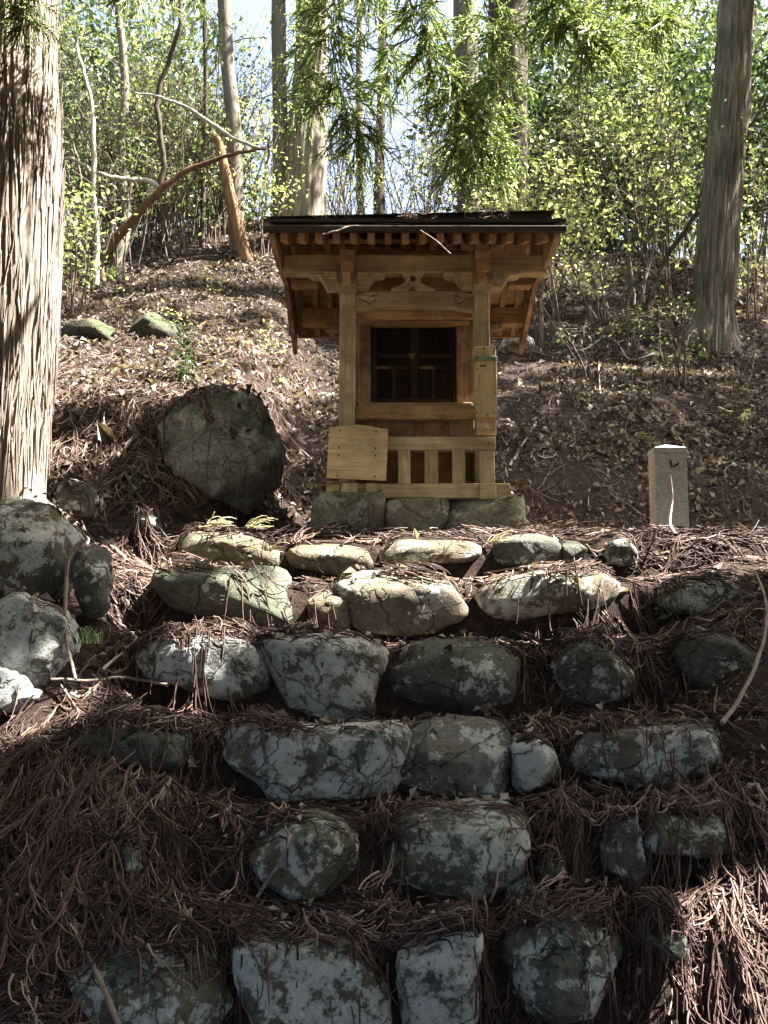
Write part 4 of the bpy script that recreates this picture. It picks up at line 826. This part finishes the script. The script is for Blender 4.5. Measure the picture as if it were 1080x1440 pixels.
# far trees on and beyond the crest
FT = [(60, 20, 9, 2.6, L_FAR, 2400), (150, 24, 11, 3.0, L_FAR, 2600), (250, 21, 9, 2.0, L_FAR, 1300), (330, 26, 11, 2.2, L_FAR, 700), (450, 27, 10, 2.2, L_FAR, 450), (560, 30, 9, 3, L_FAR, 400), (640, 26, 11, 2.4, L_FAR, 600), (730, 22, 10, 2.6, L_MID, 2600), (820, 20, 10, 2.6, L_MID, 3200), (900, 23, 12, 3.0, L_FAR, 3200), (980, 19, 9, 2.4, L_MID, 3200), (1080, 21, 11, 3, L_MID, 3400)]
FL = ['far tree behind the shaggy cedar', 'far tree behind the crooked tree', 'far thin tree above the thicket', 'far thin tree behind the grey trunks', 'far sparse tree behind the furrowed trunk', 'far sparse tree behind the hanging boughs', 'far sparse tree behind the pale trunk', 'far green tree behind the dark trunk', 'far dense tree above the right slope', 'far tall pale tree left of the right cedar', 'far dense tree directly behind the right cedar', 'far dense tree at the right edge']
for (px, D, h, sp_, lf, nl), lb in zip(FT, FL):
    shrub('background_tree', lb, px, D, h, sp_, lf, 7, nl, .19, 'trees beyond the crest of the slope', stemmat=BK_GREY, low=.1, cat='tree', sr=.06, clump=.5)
# ------------------------------------------------------------------ cedar boughs
def bough(name, parent, pts, nbr, ln, mat=L_BOUGH, hang=1.0, stem_r=.006, label=None, density=1.0, gap=0.0, side=1.0):
    """drooping cedar bough: stem through world points, side shoots with needle-clad branchlets"""
    C = smooth_line(pts, 40); L = len(C)
    vs, qs = tube(pts, np.linspace(stem_r, stem_r * .35, len(pts)), 6, 40, wob=.01)
    n = int(nbr * density); i = rng.integers(int(L * gap), L, n); s0 = C[i]
    T = np.gradient(C, axis=0); T /= np.linalg.norm(T, axis=1, keepdims=True); d = T[i] * .5 + rng.normal(size=(n, 3)) * np.array([1.0, .8, .5]) * side; d[:, 2] -= .1 * hang; d /= np.linalg.norm(d, axis=1, keepdims=True)
    S = 8; P = np.zeros((n, S, 3)); P[:, 0] = s0; sl = ln * rng.uniform(.45, 1.15, n) / S; dd = d.copy()
    for k in range(1, S):
        P[:, k] = P[:, k - 1] + dd * sl[:, None]; dd[:, 2] -= .10 * hang; dd += rng.normal(size=(n, 3)) * .06; dd /= np.linalg.norm(dd, axis=1, keepdims=True)
    # branchlets off each shoot
    m = 9; b0 = P[:, 1:, None].repeat(2, 2).reshape(n, -1, 3)[:, :m * 2]; nb_ = b0.shape[1]
    bd = (P[:, 1:] - P[:, :-1])[:, :, None].repeat(2, 2).reshape(n, -1, 3)[:, :nb_]; bd = bd / np.linalg.norm(bd, axis=2, keepdims=True) + rng.normal(size=bd.shape) * .45; bd[:, :, 2] -= .1 * hang; bd /= np.linalg.norm(bd, axis=2, keepdims=True)
    B0 = b0.reshape(-1, 3); BD = bd.reshape(-1, 3); NB = len(B0); S2 = 4; Bp = np.zeros((NB, S2, 3)); Bp[:, 0] = B0; l2 = ln * .5 * rng.uniform(.5, 1.2, NB) / S2; e = BD.copy()
    for k in range(1, S2):
        Bp[:, k] = Bp[:, k - 1] + e * l2[:, None]; e[:, 2] -= .07 * hang; e /= np.linalg.norm(e, axis=1, keepdims=True)
    v1, q1 = strand_mesh(P, np.full((n, S), .003), 3); v2, q2 = strand_mesh(Bp, np.linspace(1, .4, S2)[None] * np.full((NB, 1), ln * .013), 3)
    v3, q3 = merge([(v1, q1), (v2, q2)]); rq = np.concatenate([np.repeat(rng.random(n), (S - 1) * 3), np.repeat(rng.random(NB), (S2 - 1) * 3)])
    # needles: little blades along the branchlets
    k = 8; bi = np.repeat(np.arange(NB), k); tpos = rng.uniform(0, S2 - 1.01, NB * k); j = tpos.astype(int); f = (tpos - j)[:, None]; pos = Bp[bi, j] * (1 - f) + Bp[bi, j + 1] * f
    dr = Bp[bi, j + 1] - Bp[bi, j]; dr /= np.linalg.norm(dr, axis=1, keepdims=True); o_ = rng.normal(size=dr.shape); o_ -= (o_ * dr).sum(1, keepdims=True) * dr; o_ /= np.linalg.norm(o_, axis=1, keepdims=True)
    nl_ = ln * .065 * rng.uniform(.7, 1.3, (len(bi), 1)); w_ = np.cross(dr, o_) * ln * .011
    tip = pos + (dr * .8 + o_ * .6) * nl_; V = np.stack([pos - w_, pos + w_, tip], 1).reshape(-1, 3); Tn = np.arange(len(V)).reshape(-1, 3)
    allV = np.concatenate([v3, V]); me = mesh_np(name, allV, [q3, Tn + len(v3)], mat, False, np.concatenate([rq, rng.random(len(Tn))]))
    bo = link(name, me, parent, label); link('stem', mesh_np('stem', vs, qs, BK_RED), bo); return bo
def A(*pts): return [at(*p) for p in pts]
# boughs of the left cedar reaching over the picture
B = [(A((300, -220, 5.5), (420, -120, 5.8), (468, -20, 6.0), (466, 60, 6.0), (480, 130, 6.1), (505, 195, 6.1)), 100, 0.348),
     (A((380, -160, 5.5), (470, -80, 6.2), (520, 0, 6.5), (548, 80, 6.5), (545, 130, 6.5)), 70, 0.313),
     (A((420, -200, 5.3), (540, -120, 5.8), (590, -20, 6.0), (600, 60, 6.0), (635, 120, 6.0), (655, 190, 6.0)), 110, 0.365),
     (A((520, -200, 5.5), (620, -100, 6.0), (680, 0, 6.2), (700, 80, 6.2), (690, 170, 6.2), (672, 230, 6.2)), 100, 0.365),
     (A((600, -200, 5.2), (700, -120, 5.6), (760, -40, 5.8), (800, 20, 5.8), (840, 65, 5.8)), 100, 0.365),
     (A((700, -200, 5.5), (800, -120, 6.0), (860, -50, 6.0), (900, 0, 6.0), (930, 30, 6.0)), 80, 0.331),
     (A((200, -200, 5.5), (300, -140, 6.0), (380, -80, 6.2), (430, -10, 6.5), (425, 90, 6.5), (440, 150, 6.5)), 80, 0.313),
     (A((60, -240, 4.3), (120, -140, 4.4), (160, -60, 4.5), (200, -10, 4.6)), 60, .24),
     (A((20, -200, 4.3), (20, -100, 4.35), (40, -20, 4.4), (30, 40, 4.4)), 60, .2),
     (A((160, -120, 5.8), (230, -60, 6.2), (280, 0, 6.5), (310, 60, 6.6)), 40, 0.261)]
for k, (pts, nbr, ln) in enumerate(B): bough('bough', lc, pts, nbr, ln, density=1.15)
# upper crown of the left cedar, out of frame
# ------------------------------------------------------------------ unseen cedars at right; crowns shaped to shade all but the lit patches
LIT = [  # photo polygons where direct sun reaches the ground
 [(85, 478), (200, 470), (330, 478), (440, 500), (450, 560), (395, 560), (300, 536), (200, 560), (180, 640), (80, 680)],
 [(215, 735), (420, 745), (700, 752), (700, 775), (840, 790), (890, 780), (980, 775), (1100, 750), (1100, 815), (960, 815), (900, 845), (870, 838), (700, 862), (640, 872), (560, 874), (400, 872), (300, 870), (275, 855), (390, 845), (395, 800), (230, 790), (150, 770)],
 [(150, 780), (230, 800), (215, 850), (160, 860)],
 [(240, 905), (330, 905), (330, 930), (245, 935)],
 [(-20, 985), (120, 972), (130, 990), (60, 1035), (-20, 1055)],
 [(1100, 1230), (1010, 1240), (960, 1300), (950, 1380), (890, 1450), (1100, 1450)]]
def inpoly(x, y, poly):
    c = False; n = len(poly)
    for i in range(n):
        x1, y1 = poly[i]; x2, y2 = poly[(i + 1) % n]
        if (y1 > y) != (y2 > y) and x < (x2 - x1) * (y - y1) / (y2 - y1) + x1: c = not c
    return c
lit_pts, sh_pts = [], []
for py in range(340, 1500, 14):
    for px in range(-60, 1200, 14):
        P = hit(px, py, surf)
        if P is None or P[1] > 17: continue
        if any(inpoly(px, py, q) for q in LIT): lit_pts.append(P)
        else: sh_pts.append((P, px, py))
lit_pts = [np.array([p[0], p[1], p[2] + .03]) for p in lit_pts]
for i in range(20, 190, 3): lit_pts.append(Cl[i, :3] + np.array([.12, -.1, 0])); 
for pts, _n, _l in B[:7]:
    for q in smooth_line(pts, 14)[5:]: lit_pts.append(q); lit_pts.append(q + np.array([.12, 0, -.15]))
for y in np.linspace(60, 480, 30): lit_pts.append(at(1035, y, 10.4))
LP = np.array(lit_pts)
canopy = []
U1 = np.cross(SUN, [0, 0, 1]); U1 /= np.linalg.norm(U1); U2 = np.cross(SUN, U1)
L2 = np.stack([LP @ U1, LP @ U2], -1)
cand = 0
order = rng.permutation(len(sh_pts))
RCL = .17
for rep in range(2):
    for j in order:
        P, px, py = sh_pts[j]
        pr_ = 1.0 if py > 860 or px > 690 else .5
        if py < 440: pr_ *= .6
        if rng.random() > pr_: continue
        t = rng.uniform(7, 10.5); c = P + SUN * t + rng.normal(size=3) * .06
        q = np.array([c @ U1, c @ U2])
        if np.min(np.hypot(L2[:, 0] - q[0], L2[:, 1] - q[1])) < RCL + .06: continue
        qx, qy = proj(c)
        if -60 < qx < 1140 and qy > -60: continue
        canopy.append(c)
fine_c = []
def surf_grid(x, y): return bil(HH, x, y)
for py in range(690, 1450, 10):
    for px in range(-30, 1120, 10):
        if any(inpoly(px, py, q) for q in LIT): continue
        P = hit(px, py, surf_grid)
        if P is None or P[1] > 6.6: continue
        c = P + SUN * rng.uniform(7, 10.5); q = np.array([c @ U1, c @ U2]); dm = np.min(np.hypot(L2[:, 0] - q[0], L2[:, 1] - q[1]))
        if dm > .4 or dm < .09: continue
        qx, qy = proj(c)
        if -60 < qx < 1140 and qy > -60: continue
        fine_c.append(c)
fine_c = np.array(fine_c)
canopy = np.array(canopy); print('fine', len(fine_c)); print('canopy clumps', len(canopy), 'lit', len(LP))
oc = [tree('unseen tall cedar beyond the right edge, crown shaped to shade the steps', (5.6, 3.6, float(terrain(5.6, 3.6))), 'shading cedars right of the picture', name='cedar_tree'),
      tree('unseen tall cedar beyond the right edge, crown shaped to shade the slope', (7.2, 10.6, float(terrain(7.2, 10.6))), 'shading cedars right of the picture', name='cedar_tree')]
split = canopy[:, 1] > 7.6
for k, o in enumerate(oc):
    x, y, z = o.location; vv, qq = tube([(x, y, z - .2), (x + .1, y, z + 4), (x, y + .1, z + 12)], [.26, .2, .06], 24, 40, .08, 6, 1); link('trunk', mesh_np('trunk', vv, qq, BK_FAR), o)
    C = canopy[split == bool(k)]
    nl = 11; CC = np.repeat(C, nl, 0) + rng.normal(size=(len(C) * nl, 3)) * RCL * .36
    v3, f3, rn = leaf_mesh(CC, .16, .1, .45, .4)
    if k == 0: C4 = np.repeat(fine_c, 7, 0) + rng.normal(size=(len(fine_c) * 7, 3)) * .028; v4, f4, r4 = leaf_mesh(C4, .085, .1, .5, .4); f3 = np.concatenate([f3, f4 + len(v3)]); v3 = np.concatenate([v3, v4]); rn = np.concatenate([rn, r4])
    link('crown', mesh_np('crown', v3, f3, L_CED, False, rn), o)
# unseen cedars added round the photographer to cut sky light on the steps
for k, (tx, ty, hb, rx, nc, lb) in enumerate(((-3.4, 1.6, 4.4, 4.8, 3600, 'unseen cedar added left of the photographer to dim the steps'), (-1.6, -1.6, 5.6, 3.4, 1500, 'unseen cedar added behind the left shoulder of the photographer'), (2.4, -1.4, 5.4, 3.4, 1500, 'unseen cedar added behind the right shoulder of the photographer'), (4.2, 1.0, 4.4, 4.6, 3200, 'unseen cedar added right of the photographer to dim the steps'), (-6.5, 6.5, 3.6, 2.8, 1000, 'unseen cedar added beyond the left edge next to the slope'))):
    tz = float(terrain(tx, ty)); o = tree(lb, (tx, ty, tz), 'unseen cedars added to cut sky light', name='cedar_tree')
    vv, qq = tube([(tx, ty, tz - .2), (tx, ty, tz + 5), (tx + .1, ty, tz + 13)], [.27, .2, .05], 20, 30, .08, 6, 1); link('trunk', mesh_np('trunk', vv, qq, BK_FAR), o)
    u = rng.random(nc); zz = hb + 7.5 * u; rad = rx * (1.15 - .6 * u) * np.sqrt(rng.random(nc)); aa = rng.uniform(0, 6.283, nc)
    C = np.stack([tx + rad * np.cos(aa), ty + rad * np.sin(aa), tz + zz - .25 * rad], -1); q = np.stack([C @ U1, C @ U2], -1)
    ok = np.array([np.min(np.hypot(L2[:, 0] - a[0], L2[:, 1] - a[1])) > .45 for a in q]); qx, qy = proj(C); mg = 150 + 1400 / np.maximum(np.linalg.norm(C - EYE, axis=1), .5); ok &= ~((qx > -mg) & (qx < 1080 + mg) & (qy > -mg) & (C[:, 1] > -.8)); C = C[ok]
    CC = np.repeat(C, 7, 0) + rng.normal(size=(len(C) * 7, 3)) * np.array([.2, .2, .1]); v3, f3, rn = leaf_mesh(CC, .36, .2, .4, .3); link('crown', mesh_np('crown', v3, f3, L_CED, False, rn), o)
# ------------------------------------------------------------------ dead cedar fronds covering the steps
def march(x, y, ang, length, S, off, curl, seg_rand=.25):
    n = len(x); P = np.zeros((n, S, 3)); z = surf(x, y) + off; P[:, 0] = np.stack([x, y, z], -1); sl = (length / (S - 1))
    a = ang.copy(); cx, cy, cz = x.copy(), y.copy(), z.copy()
    for k in range(1, S):
        a = a + curl / S + rng.normal(size=n) * seg_rand / S * 2
        dx, dy = np.cos(a) * sl, np.sin(a) * sl
        tz = surf(cx + dx, cy + dy) + off * (1 - .5 * k / S); dz = tz - cz; dz = np.clip(dz, -sl * 6, sl * 1.2)
        nrm = np.sqrt(sl ** 2 + dz ** 2) / sl; cx = cx + dx / nrm; cy = cy + dy / nrm; cz = np.maximum(cz + dz / nrm, surf(cx, cy) + .002 if False else cz + dz / nrm)
        P[:, k] = np.stack([cx, cy, cz], -1)
    return P
def in_poly_v(px, py, poly):
    c = np.zeros(len(px), bool); n = len(poly)
    for i in range(n):
        x1, y1 = poly[i]; x2, y2 = poly[(i + 1) % n]; c ^= ((y1 > py) != (y2 > py)) & (px < (x2 - x1) * (py - y1) / (y2 - y1 + 1e-9) + x1)
    return c
def before_stone(P):
    """litter that would lie against the bare face of a step stone"""
    a, b_ = proj(P); m = np.zeros(len(P), bool)
    for o, k, *_ in ST:
        o = np.array(o, float); c = (o.min(0) + o.max(0)) / 2; q = c + (o - c) * .95; q[:, 1] += 3
        m |= in_poly_v(a, b_, q) & (P[:, 1] < ROWS[k][0] + .12)
    return m
def fronds(x, y, ang, L, off, nb=9, keep=None, tone=None):
    n = len(x); S = 5
    ax = march(x, y, ang, L, 7, off, rng.normal(size=n) * .7)
    bi = np.repeat(np.arange(n), nb); pos = rng.uniform(0, 5.2, n * nb); j = pos.astype(int); f = (pos - j)[:, None]; p0 = ax[bi, j] * (1 - f) + ax[bi, j + 1] * f
    sg = np.where(rng.random(n * nb) < .5, -1, 1); d0 = np.arctan2(ax[bi, j + 1, 1] - ax[bi, j, 1], ax[bi, j + 1, 0] - ax[bi, j, 0]) + sg * rng.uniform(.08, .6, n * nb)
    bl = np.minimum(L[bi] * rng.uniform(.3, .7, n * nb), .15)
    br = march(p0[:, 0], p0[:, 1], d0, bl, S, np.maximum(off[bi] + rng.normal(size=n * nb) * .007, .002), -sg * rng.uniform(.2, 2.4, n * nb))
    kb_ = (br[:, 0, 2] - br[:, -1, 2] < .55 * bl) | (rng.random(n * nb) < keep[bi]); kb_ &= ~((before_stone(br[:, 2]) | before_stone(br[:, 4])) & (rng.random(n * nb) < .85)); br = br[kb_]; bi = bi[kb_]; m_ = len(br)
    ka_ = (ax[:, 0, 2] - ax[:, -1, 2] < .55 * L) | (rng.random(n) < keep); ka_ &= ~((before_stone(ax[:, 3]) | before_stone(ax[:, 6])) & (rng.random(n) < .85)); ax = ax[ka_]
    r = (.0016 + .0040 * rng.random((m_, 1)) ** 1.3) * np.linspace(1, .5, S)[None]
    v1, q1 = strand_mesh(br, r, 3); v2, q2 = strand_mesh(ax, np.linspace(1, .5, 7)[None] * np.full((len(ax), 1), .003), 3)
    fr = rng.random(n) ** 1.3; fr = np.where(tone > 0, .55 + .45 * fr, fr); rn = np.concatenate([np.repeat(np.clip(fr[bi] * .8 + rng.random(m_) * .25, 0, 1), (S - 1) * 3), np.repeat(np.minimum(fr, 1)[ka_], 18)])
    vv, qq = merge([(v1, q1), (v2, q2)])
    kq = 3; b2 = np.repeat(np.arange(m_), kq); tp = rng.uniform(0, S - 1.01, m_ * kq); j2 = tp.astype(int); f2 = (tp - j2)[:, None]; q0 = br[b2, j2] * (1 - f2) + br[b2, j2 + 1] * f2   # short needles left on the branchlets
    dr = br[b2, j2 + 1] - br[b2, j2]; dr /= np.linalg.norm(dr, axis=1, keepdims=True) + 1e-9; o_ = rng.normal(size=dr.shape); o_ -= (o_ * dr).sum(1, keepdims=True) * dr; o_ /= np.linalg.norm(o_, axis=1, keepdims=True)
    w_ = np.cross(dr, o_) * .0022; tip = q0 + (dr * .9 + o_ * .55) * rng.uniform(.008, .018, (len(b2), 1)); TV = np.stack([q0 - w_, q0 + w_, tip], 1).reshape(-1, 3); TT = np.arange(len(TV)).reshape(-1, 3)
    return np.concatenate([vv, TV]), [qq, TT + len(vv)], np.concatenate([rn, np.clip(fr[bi][b2] * .8 + .25 * rng.random(len(b2)), 0, 1)])
xs, ys_, an_, Ls, of, kp = [], [], [], [], [], []
N0 = 0
while N0 < 1850:
    n = 4000; py = rng.uniform(735, 1500, n); px = rng.uniform(-60, 1140, n)
    dd = np.interp(py, [735, 800, 898, 1024, 1148, 1308, 1500], [5.7, 4.9, 4.4, 3.95, 3.5, 3.1, 2.6]) + rng.uniform(-.25, .3, n)
    x = (px - 540) / F_PX * dd; y = dd
    st_ = bil(ISST.astype(float), x, y) > .5
    dens = np.where(st_, .012, 1.0) * np.clip(.75 + .6 * fbm(np.stack([x * 2, y * 2, 0 * x + 5], -1), 2), .15, 1)
    dens = dens * np.where((py < 770) & (px > 440) & (px < 740), .35, 1) * np.where((px < 100) & (py < 930), .25, 1)
    k = rng.random(n) < dens; x, y = x[k], y[k]; n = len(x)
    a0 = -math.pi / 2 + 3.0 * fbm(np.stack([x * 1.3, y * 1.3, 0 * x + 2], -1), 2) + rng.normal(size=n) * .8
    xs.append(x); ys_.append(y); an_.append(a0); Ls.append(rng.uniform(.09, .26, n)); of.append(np.abs(rng.normal(size=n)) * .016 + .002); kp.append(np.full(n, .05)); N0 += n
# heaps draped over stone edges (photo px, py, D, count, spread, heading)
for px, py, D, n, s, hd in ((270, 1010, 4.05, 90, .16, -1.75), (130, 1090, 3.75, 110, .2, -1.5), (220, 1120, 3.65, 80, .16, -1.5), (60, 1180, 3.4, 110, .22, -1.4), (300, 870, 4.55, 90, .17, -.5), (850, 860, 4.55, 110, .17, -1.2), (760, 930, 4.3, 60, .12, -1.2), (920, 900, 4.35, 80, .14, -1.3),
                            (560, 1190, 3.45, 40, .06, -1.5), (700, 1330, 3.05, 40, .06, -1.5), (300, 1290, 3.1, 60, .16, -1.3), (810, 1180, 3.5, 80, .12, -1.7), (950, 1130, 3.7, 90, .2, -1.8), (1040, 1240, 3.2, 120, .2, -1.9), (960, 1290, 3.1, 90, .18, -1.9), (900, 1390, 2.85, 80, .15, -1.6), (1030, 1390, 2.8, 100, .16, -1.8), (60, 1340, 2.9, 90, .18, -1.3), (470, 1290, 3.1, 50, .14, -.3), (620, 1298, 3.1, 30, .08, -.2),
                            (930, 800, 4.75, 110, .2, -2.8), (1040, 790, 4.7, 80, .15, -2.9), (190, 770, 4.9, 70, .14, -.6), (200, 830, 4.6, 70, .1, -1.2), (440, 830, 4.75, 60, .07, -1.0), (730, 870, 4.6, 40, .08, -.6), (270, 1390, 2.85, 30, .07, -2.2), (90, 1000, 3.95, 90, .17, -1.8), (560, 800, 4.9, 30, .1, -.2), (300, 738, 5.6, 60, .22, 0), (450, 745, 5.65, 60, .2, 3), (620, 748, 5.65, 50, .2, 0), (800, 752, 5.6, 70, .2, 3), (960, 758, 5.6, 90, .25, 0), (1060, 758, 5.5, 70, .2, 2.5), (160, 735, 5.4, 60, .2, -.5)):
    p = at(px, py, D); xs.append(p[0] + rng.normal(size=n) * s); ys_.append(np.full(n, D) + rng.normal(size=n) * s * .6); an_.append(hd + rng.normal(size=n) * .35); Ls.append(rng.uniform(.14, .34, n)); of.append(np.abs(rng.normal(size=n)) * .03 + .004); kp.append(np.full(n, .3))
nbank = 0
for _ in range(380):                       # straw-like fronds on the left bank, also paled to look sunlit
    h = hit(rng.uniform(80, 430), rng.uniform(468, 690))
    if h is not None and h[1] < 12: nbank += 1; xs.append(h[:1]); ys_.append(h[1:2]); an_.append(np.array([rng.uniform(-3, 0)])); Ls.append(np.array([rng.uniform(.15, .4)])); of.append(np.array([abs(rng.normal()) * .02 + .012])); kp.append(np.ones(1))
xs, ys_, an_, Ls, of, kp = map(np.concatenate, (xs, ys_, an_, Ls, of, kp)); print('fronds', len(xs))
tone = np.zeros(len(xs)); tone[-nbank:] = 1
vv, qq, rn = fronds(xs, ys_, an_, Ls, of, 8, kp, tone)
bx_, by_, ba_ = [], [], []
for px, py, hd, n in ((250, 1010, -1.9, 16), (300, 1000, -1.3, 12), (120, 1075, -1.8, 18), (190, 1100, -1.5, 16), (60, 1120, -1.5, 12), (90, 1200, -1.6, 16), (200, 1210, -1.2, 12), (330, 1090, -.8, 10), (60, 1290, -1.3, 12), (180, 1290, -1.0, 12), (320, 870, -.4, 12), (840, 855, -1.9, 14), (900, 880, -1.2, 12), (760, 905, -1.7, 8), (940, 905, -1.4, 10), (820, 1130, -1.6, 12), (930, 1125, -1.7, 12), (800, 1190, -1.9, 10), (1050, 1130, -2.0, 12), (960, 1210, -1.8, 14), (1050, 1250, -1.9, 14), (1000, 1330, -1.8, 14), (900, 1290, -1.5, 10), (1050, 1380, -1.8, 12), (540, 1150, -1.5, 6), (690, 1300, -1.5, 6), (290, 1370, -.6, 6), (960, 800, -2.6, 10), (180, 775, -.8, 8)):
    h = hit(px, py, surf_grid)
    if h is None: continue
    bx_.append(h[0] + rng.normal(size=n) * .07); by_.append(h[1] + .05 + rng.normal(size=n) * .05); ba_.append(hd + rng.normal(size=n) * .4)
bx_, by_, ba_ = map(np.concatenate, (bx_, by_, ba_)); nbf = len(bx_)
v5, q5, r5 = fronds(bx_, by_, ba_, rng.uniform(.22, .42, nbf), .02 + np.abs(rng.normal(size=nbf)) * .03, 17, np.ones(nbf) * .9, np.zeros(nbf)); r5 = .35 + .4 * r5
qq = [np.concatenate([qq[0], q5[0] + len(vv)]), np.concatenate([qq[1], q5[1] + len(vv)])]; nq, nq5 = len(qq[0]) - len(q5[0]), len(q5[0])
rn = np.concatenate([rn[:nq], r5[:nq5], rn[nq:], r5[nq5:]]); vv = np.concatenate([vv, v5])
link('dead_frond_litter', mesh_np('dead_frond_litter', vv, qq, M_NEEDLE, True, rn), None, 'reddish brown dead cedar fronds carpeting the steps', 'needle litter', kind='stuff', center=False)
# ------------------------------------------------------------------ dead leaves on the slope
n = 130000; D = 2.6 + 13.2 * rng.random(n) ** .72; px = rng.uniform(-120, 1200, n); x = (px - 540) / F_PX * D; z = terrain(x, D)
k = ~((x > xl0 - .02) & (x < xr1 + .02) & (D > 5.9) & (D < 7.2)); k &= ~((D < 5.9) & (rng.random(n) < .82)); z = np.where(D < 6.6, surf(x, D), z); k &= rng.random(n) < np.clip(.62 + .75 * fbm(np.stack([x * 1.7, D * 1.7, 0 * x + 4], -1), 3), .12, 1); x, D, z = x[k], D[k], z[k]
v3, f3, rn = leaf_mesh(np.stack([x, D, z + .008 + np.abs(rng.normal(size=len(x))) * .018], -1), .047 * np.where(D < 5.9, .7, 1) * np.exp(rng.normal(size=len(x)) * .36), .15, .5, 0, .6)
link('leaf_litter', mesh_np('leaf_litter', v3, f3, M_LITTER, False, rn), None, 'dull brown fallen leaves covering the slope', 'leaf litter', kind='stuff', center=False)
# twigs and dry needles strewn on the slope
n = 4800; D = 5.5 + 8.5 * rng.random(n) ** 1.1; px = rng.uniform(-100, 1180, n); x = (px - 540) / F_PX * D
k = ~((x > xl0 - .3) & (x < xr1 + .3) & (D > 5.9) & (D < 7.3)); x, D = x[k], D[k]; n = len(x); L = rng.uniform(.06, .3, n); a = rng.uniform(0, 2 * math.pi, n)
t = np.linspace(-.5, .5, 5)[None]; an = a[:, None] + rng.normal(size=(n, 1)) * t; X = x[:, None] + L[:, None] * t * np.cos(an); Y = D[:, None] + L[:, None] * t * np.sin(an)
P = np.stack([X, Y, np.where(Y < 6.6, surf(X, Y), terrain(X, Y)) + .012 + np.abs(rng.normal(size=(n, 1))) * .02 + (rng.normal(size=(n, 1)) * .06 * np.abs(t) * (rng.random((n, 1)) < .3))], -1)
vv, qq = strand_mesh(P, np.full((n, 5), 1) * rng.uniform(.0012, .0035, (n, 1)), 3)
link('twig_litter', mesh_np('twig_litter', vv, qq, M_LITTER, True, np.repeat(rng.random(n), 12)), None, 'thin dry twigs strewn over the leaf covered slope', 'twigs', kind='stuff', center=False)
# ------------------------------------------------------------------ small plants
def seedling(name, label, px, py, D, h, nlf, ls, mat, spread=.08, cat='plant', base_lift=0.0, droop=0.0):
    h_ = hit(px, py, surf); D = D if h_ is None or abs(h_[1] - D) > 3 else float(h_[1]) ; p = at(px, py, D); o = empty(name, p, label, cat); S = 6; ns = 4; t = np.linspace(0, 1, S)[None]
    P = np.zeros((ns, S, 3)); P[:, :, :2] = rng.normal(size=(ns, 1, 2)) * spread * t[..., None]; P[:, :, 2] = h * rng.uniform(.6, 1, (ns, 1)) * t; P += p
    vv, qq = strand_mesh(P, np.linspace(1, .4, S)[None] * np.full((ns, 1), .003), 4); link('stem', mesh_np('stem', vv, qq, TWIG), o)
    C = P.reshape(-1, 3)[rng.integers(0, ns * S, nlf)] + rng.normal(size=(nlf, 3)) * spread * .5; v3, f3, rn = leaf_mesh(C, ls, .3, .5, droop); link('leaves', mesh_np('leaves', v3, f3, mat, False, rn), o); return o
seedling('evergreen_seedling', 'dark glossy evergreen seedling growing on top of the mossy boulder', 262, 545, 6.6, .46, 190, .05, L_DK, .09)
seedling('seedling', 'yellow green seedling on the slope left of the seedling with dark leaves', 235, 470, 8.2, .3, 60, .05, L_YG, .1)
seedling('seedling', 'yellow green seedling beside the left rear eave of the shrine', 385, 500, 7.6, .34, 70, .05, L_YG, .12)
seedling('seedling', 'small leafy weed low on the slope near the crooked tree', 300, 415, 9.6, .3, 60, .05, L_YG, .15)
seedling('seedling', 'tiny green plant on the slope right of the shrine base', 800, 735, 6.3, .1, 14, .05, L_MID, .04)
seedling('seedling', 'tiny bright yellow seedling on the right hand steps', 975, 862, 4.55, .07, 12, .035, L_YG, .02)
seedling('fern', 'small green fern frond in shade left of the mossy boulder', 190, 690, 5.6, .08, 40, .05, L_MID, .08, droop=.4)
seedling('fern', 'green cedar sprig lying on the sunlit needles at right', 935, 858, 4.6, .04, 40, .045, L_MID, .06)
seedling('plant', 'green weed on the slope below the right cedar', 1045, 595, 7.6, .12, 12, .08, L_YG, .05)
seedling('plant', 'low green weed beside the right barge board on the slope', 775, 395, 10.2, .25, 120, .05, L_YG, .25)
for px, py, D, lb, hd in ((292, 738, 5.25, 'pale bleached cedar sprig on the top step left of the shrine', .3), (345, 742, 5.25, 'yellowed cedar sprig next to the bleached sprig', .1), (690, 762, 5.25, 'yellow green cedar sprig in front of the right foundation block', .4), (375, 775, 5.0, 'bleached cedar sprig hanging between the top step stones', -1.3)):
    sprig(at(px, py, D), 22, .15, .018, M_PALE_N, 'cedar_sprig', lb, 'cedar sprig', r=.004, heading=hd, flat=.7)
p = at(125, 905, 4.2); n = 60; S = 5; t = np.linspace(0, 1, S)[None]; a = rng.uniform(0, 6.28, n); L = rng.uniform(.06, .13, n)
P = np.zeros((n, S, 3)); P[:, :, 0] = rng.normal(size=(n, 1)) * .03 + (L * np.cos(a) * .6)[:, None] * t ** 1.5; P[:, :, 1] = rng.normal(size=(n, 1)) * .03 + (L * np.sin(a) * .6)[:, None] * t ** 1.5; P[:, :, 2] = L[:, None] * (1.1 * t - .5 * t * t); P += p
vv, qq = strand_mesh(P, np.linspace(1, .2, S)[None] * np.full((n, 1), .0022), 3); link('grass_tuft', mesh_np('grass_tuft', vv, qq, M_GRASS, True, np.repeat(rng.random(n), 12)), None, 'green grass tuft under the narrow upright rock', 'grass tuft')
nt_ = sum(len(o.data.polygons) for o in bpy.data.objects if o.type == 'MESH'); print('polys', nt_)
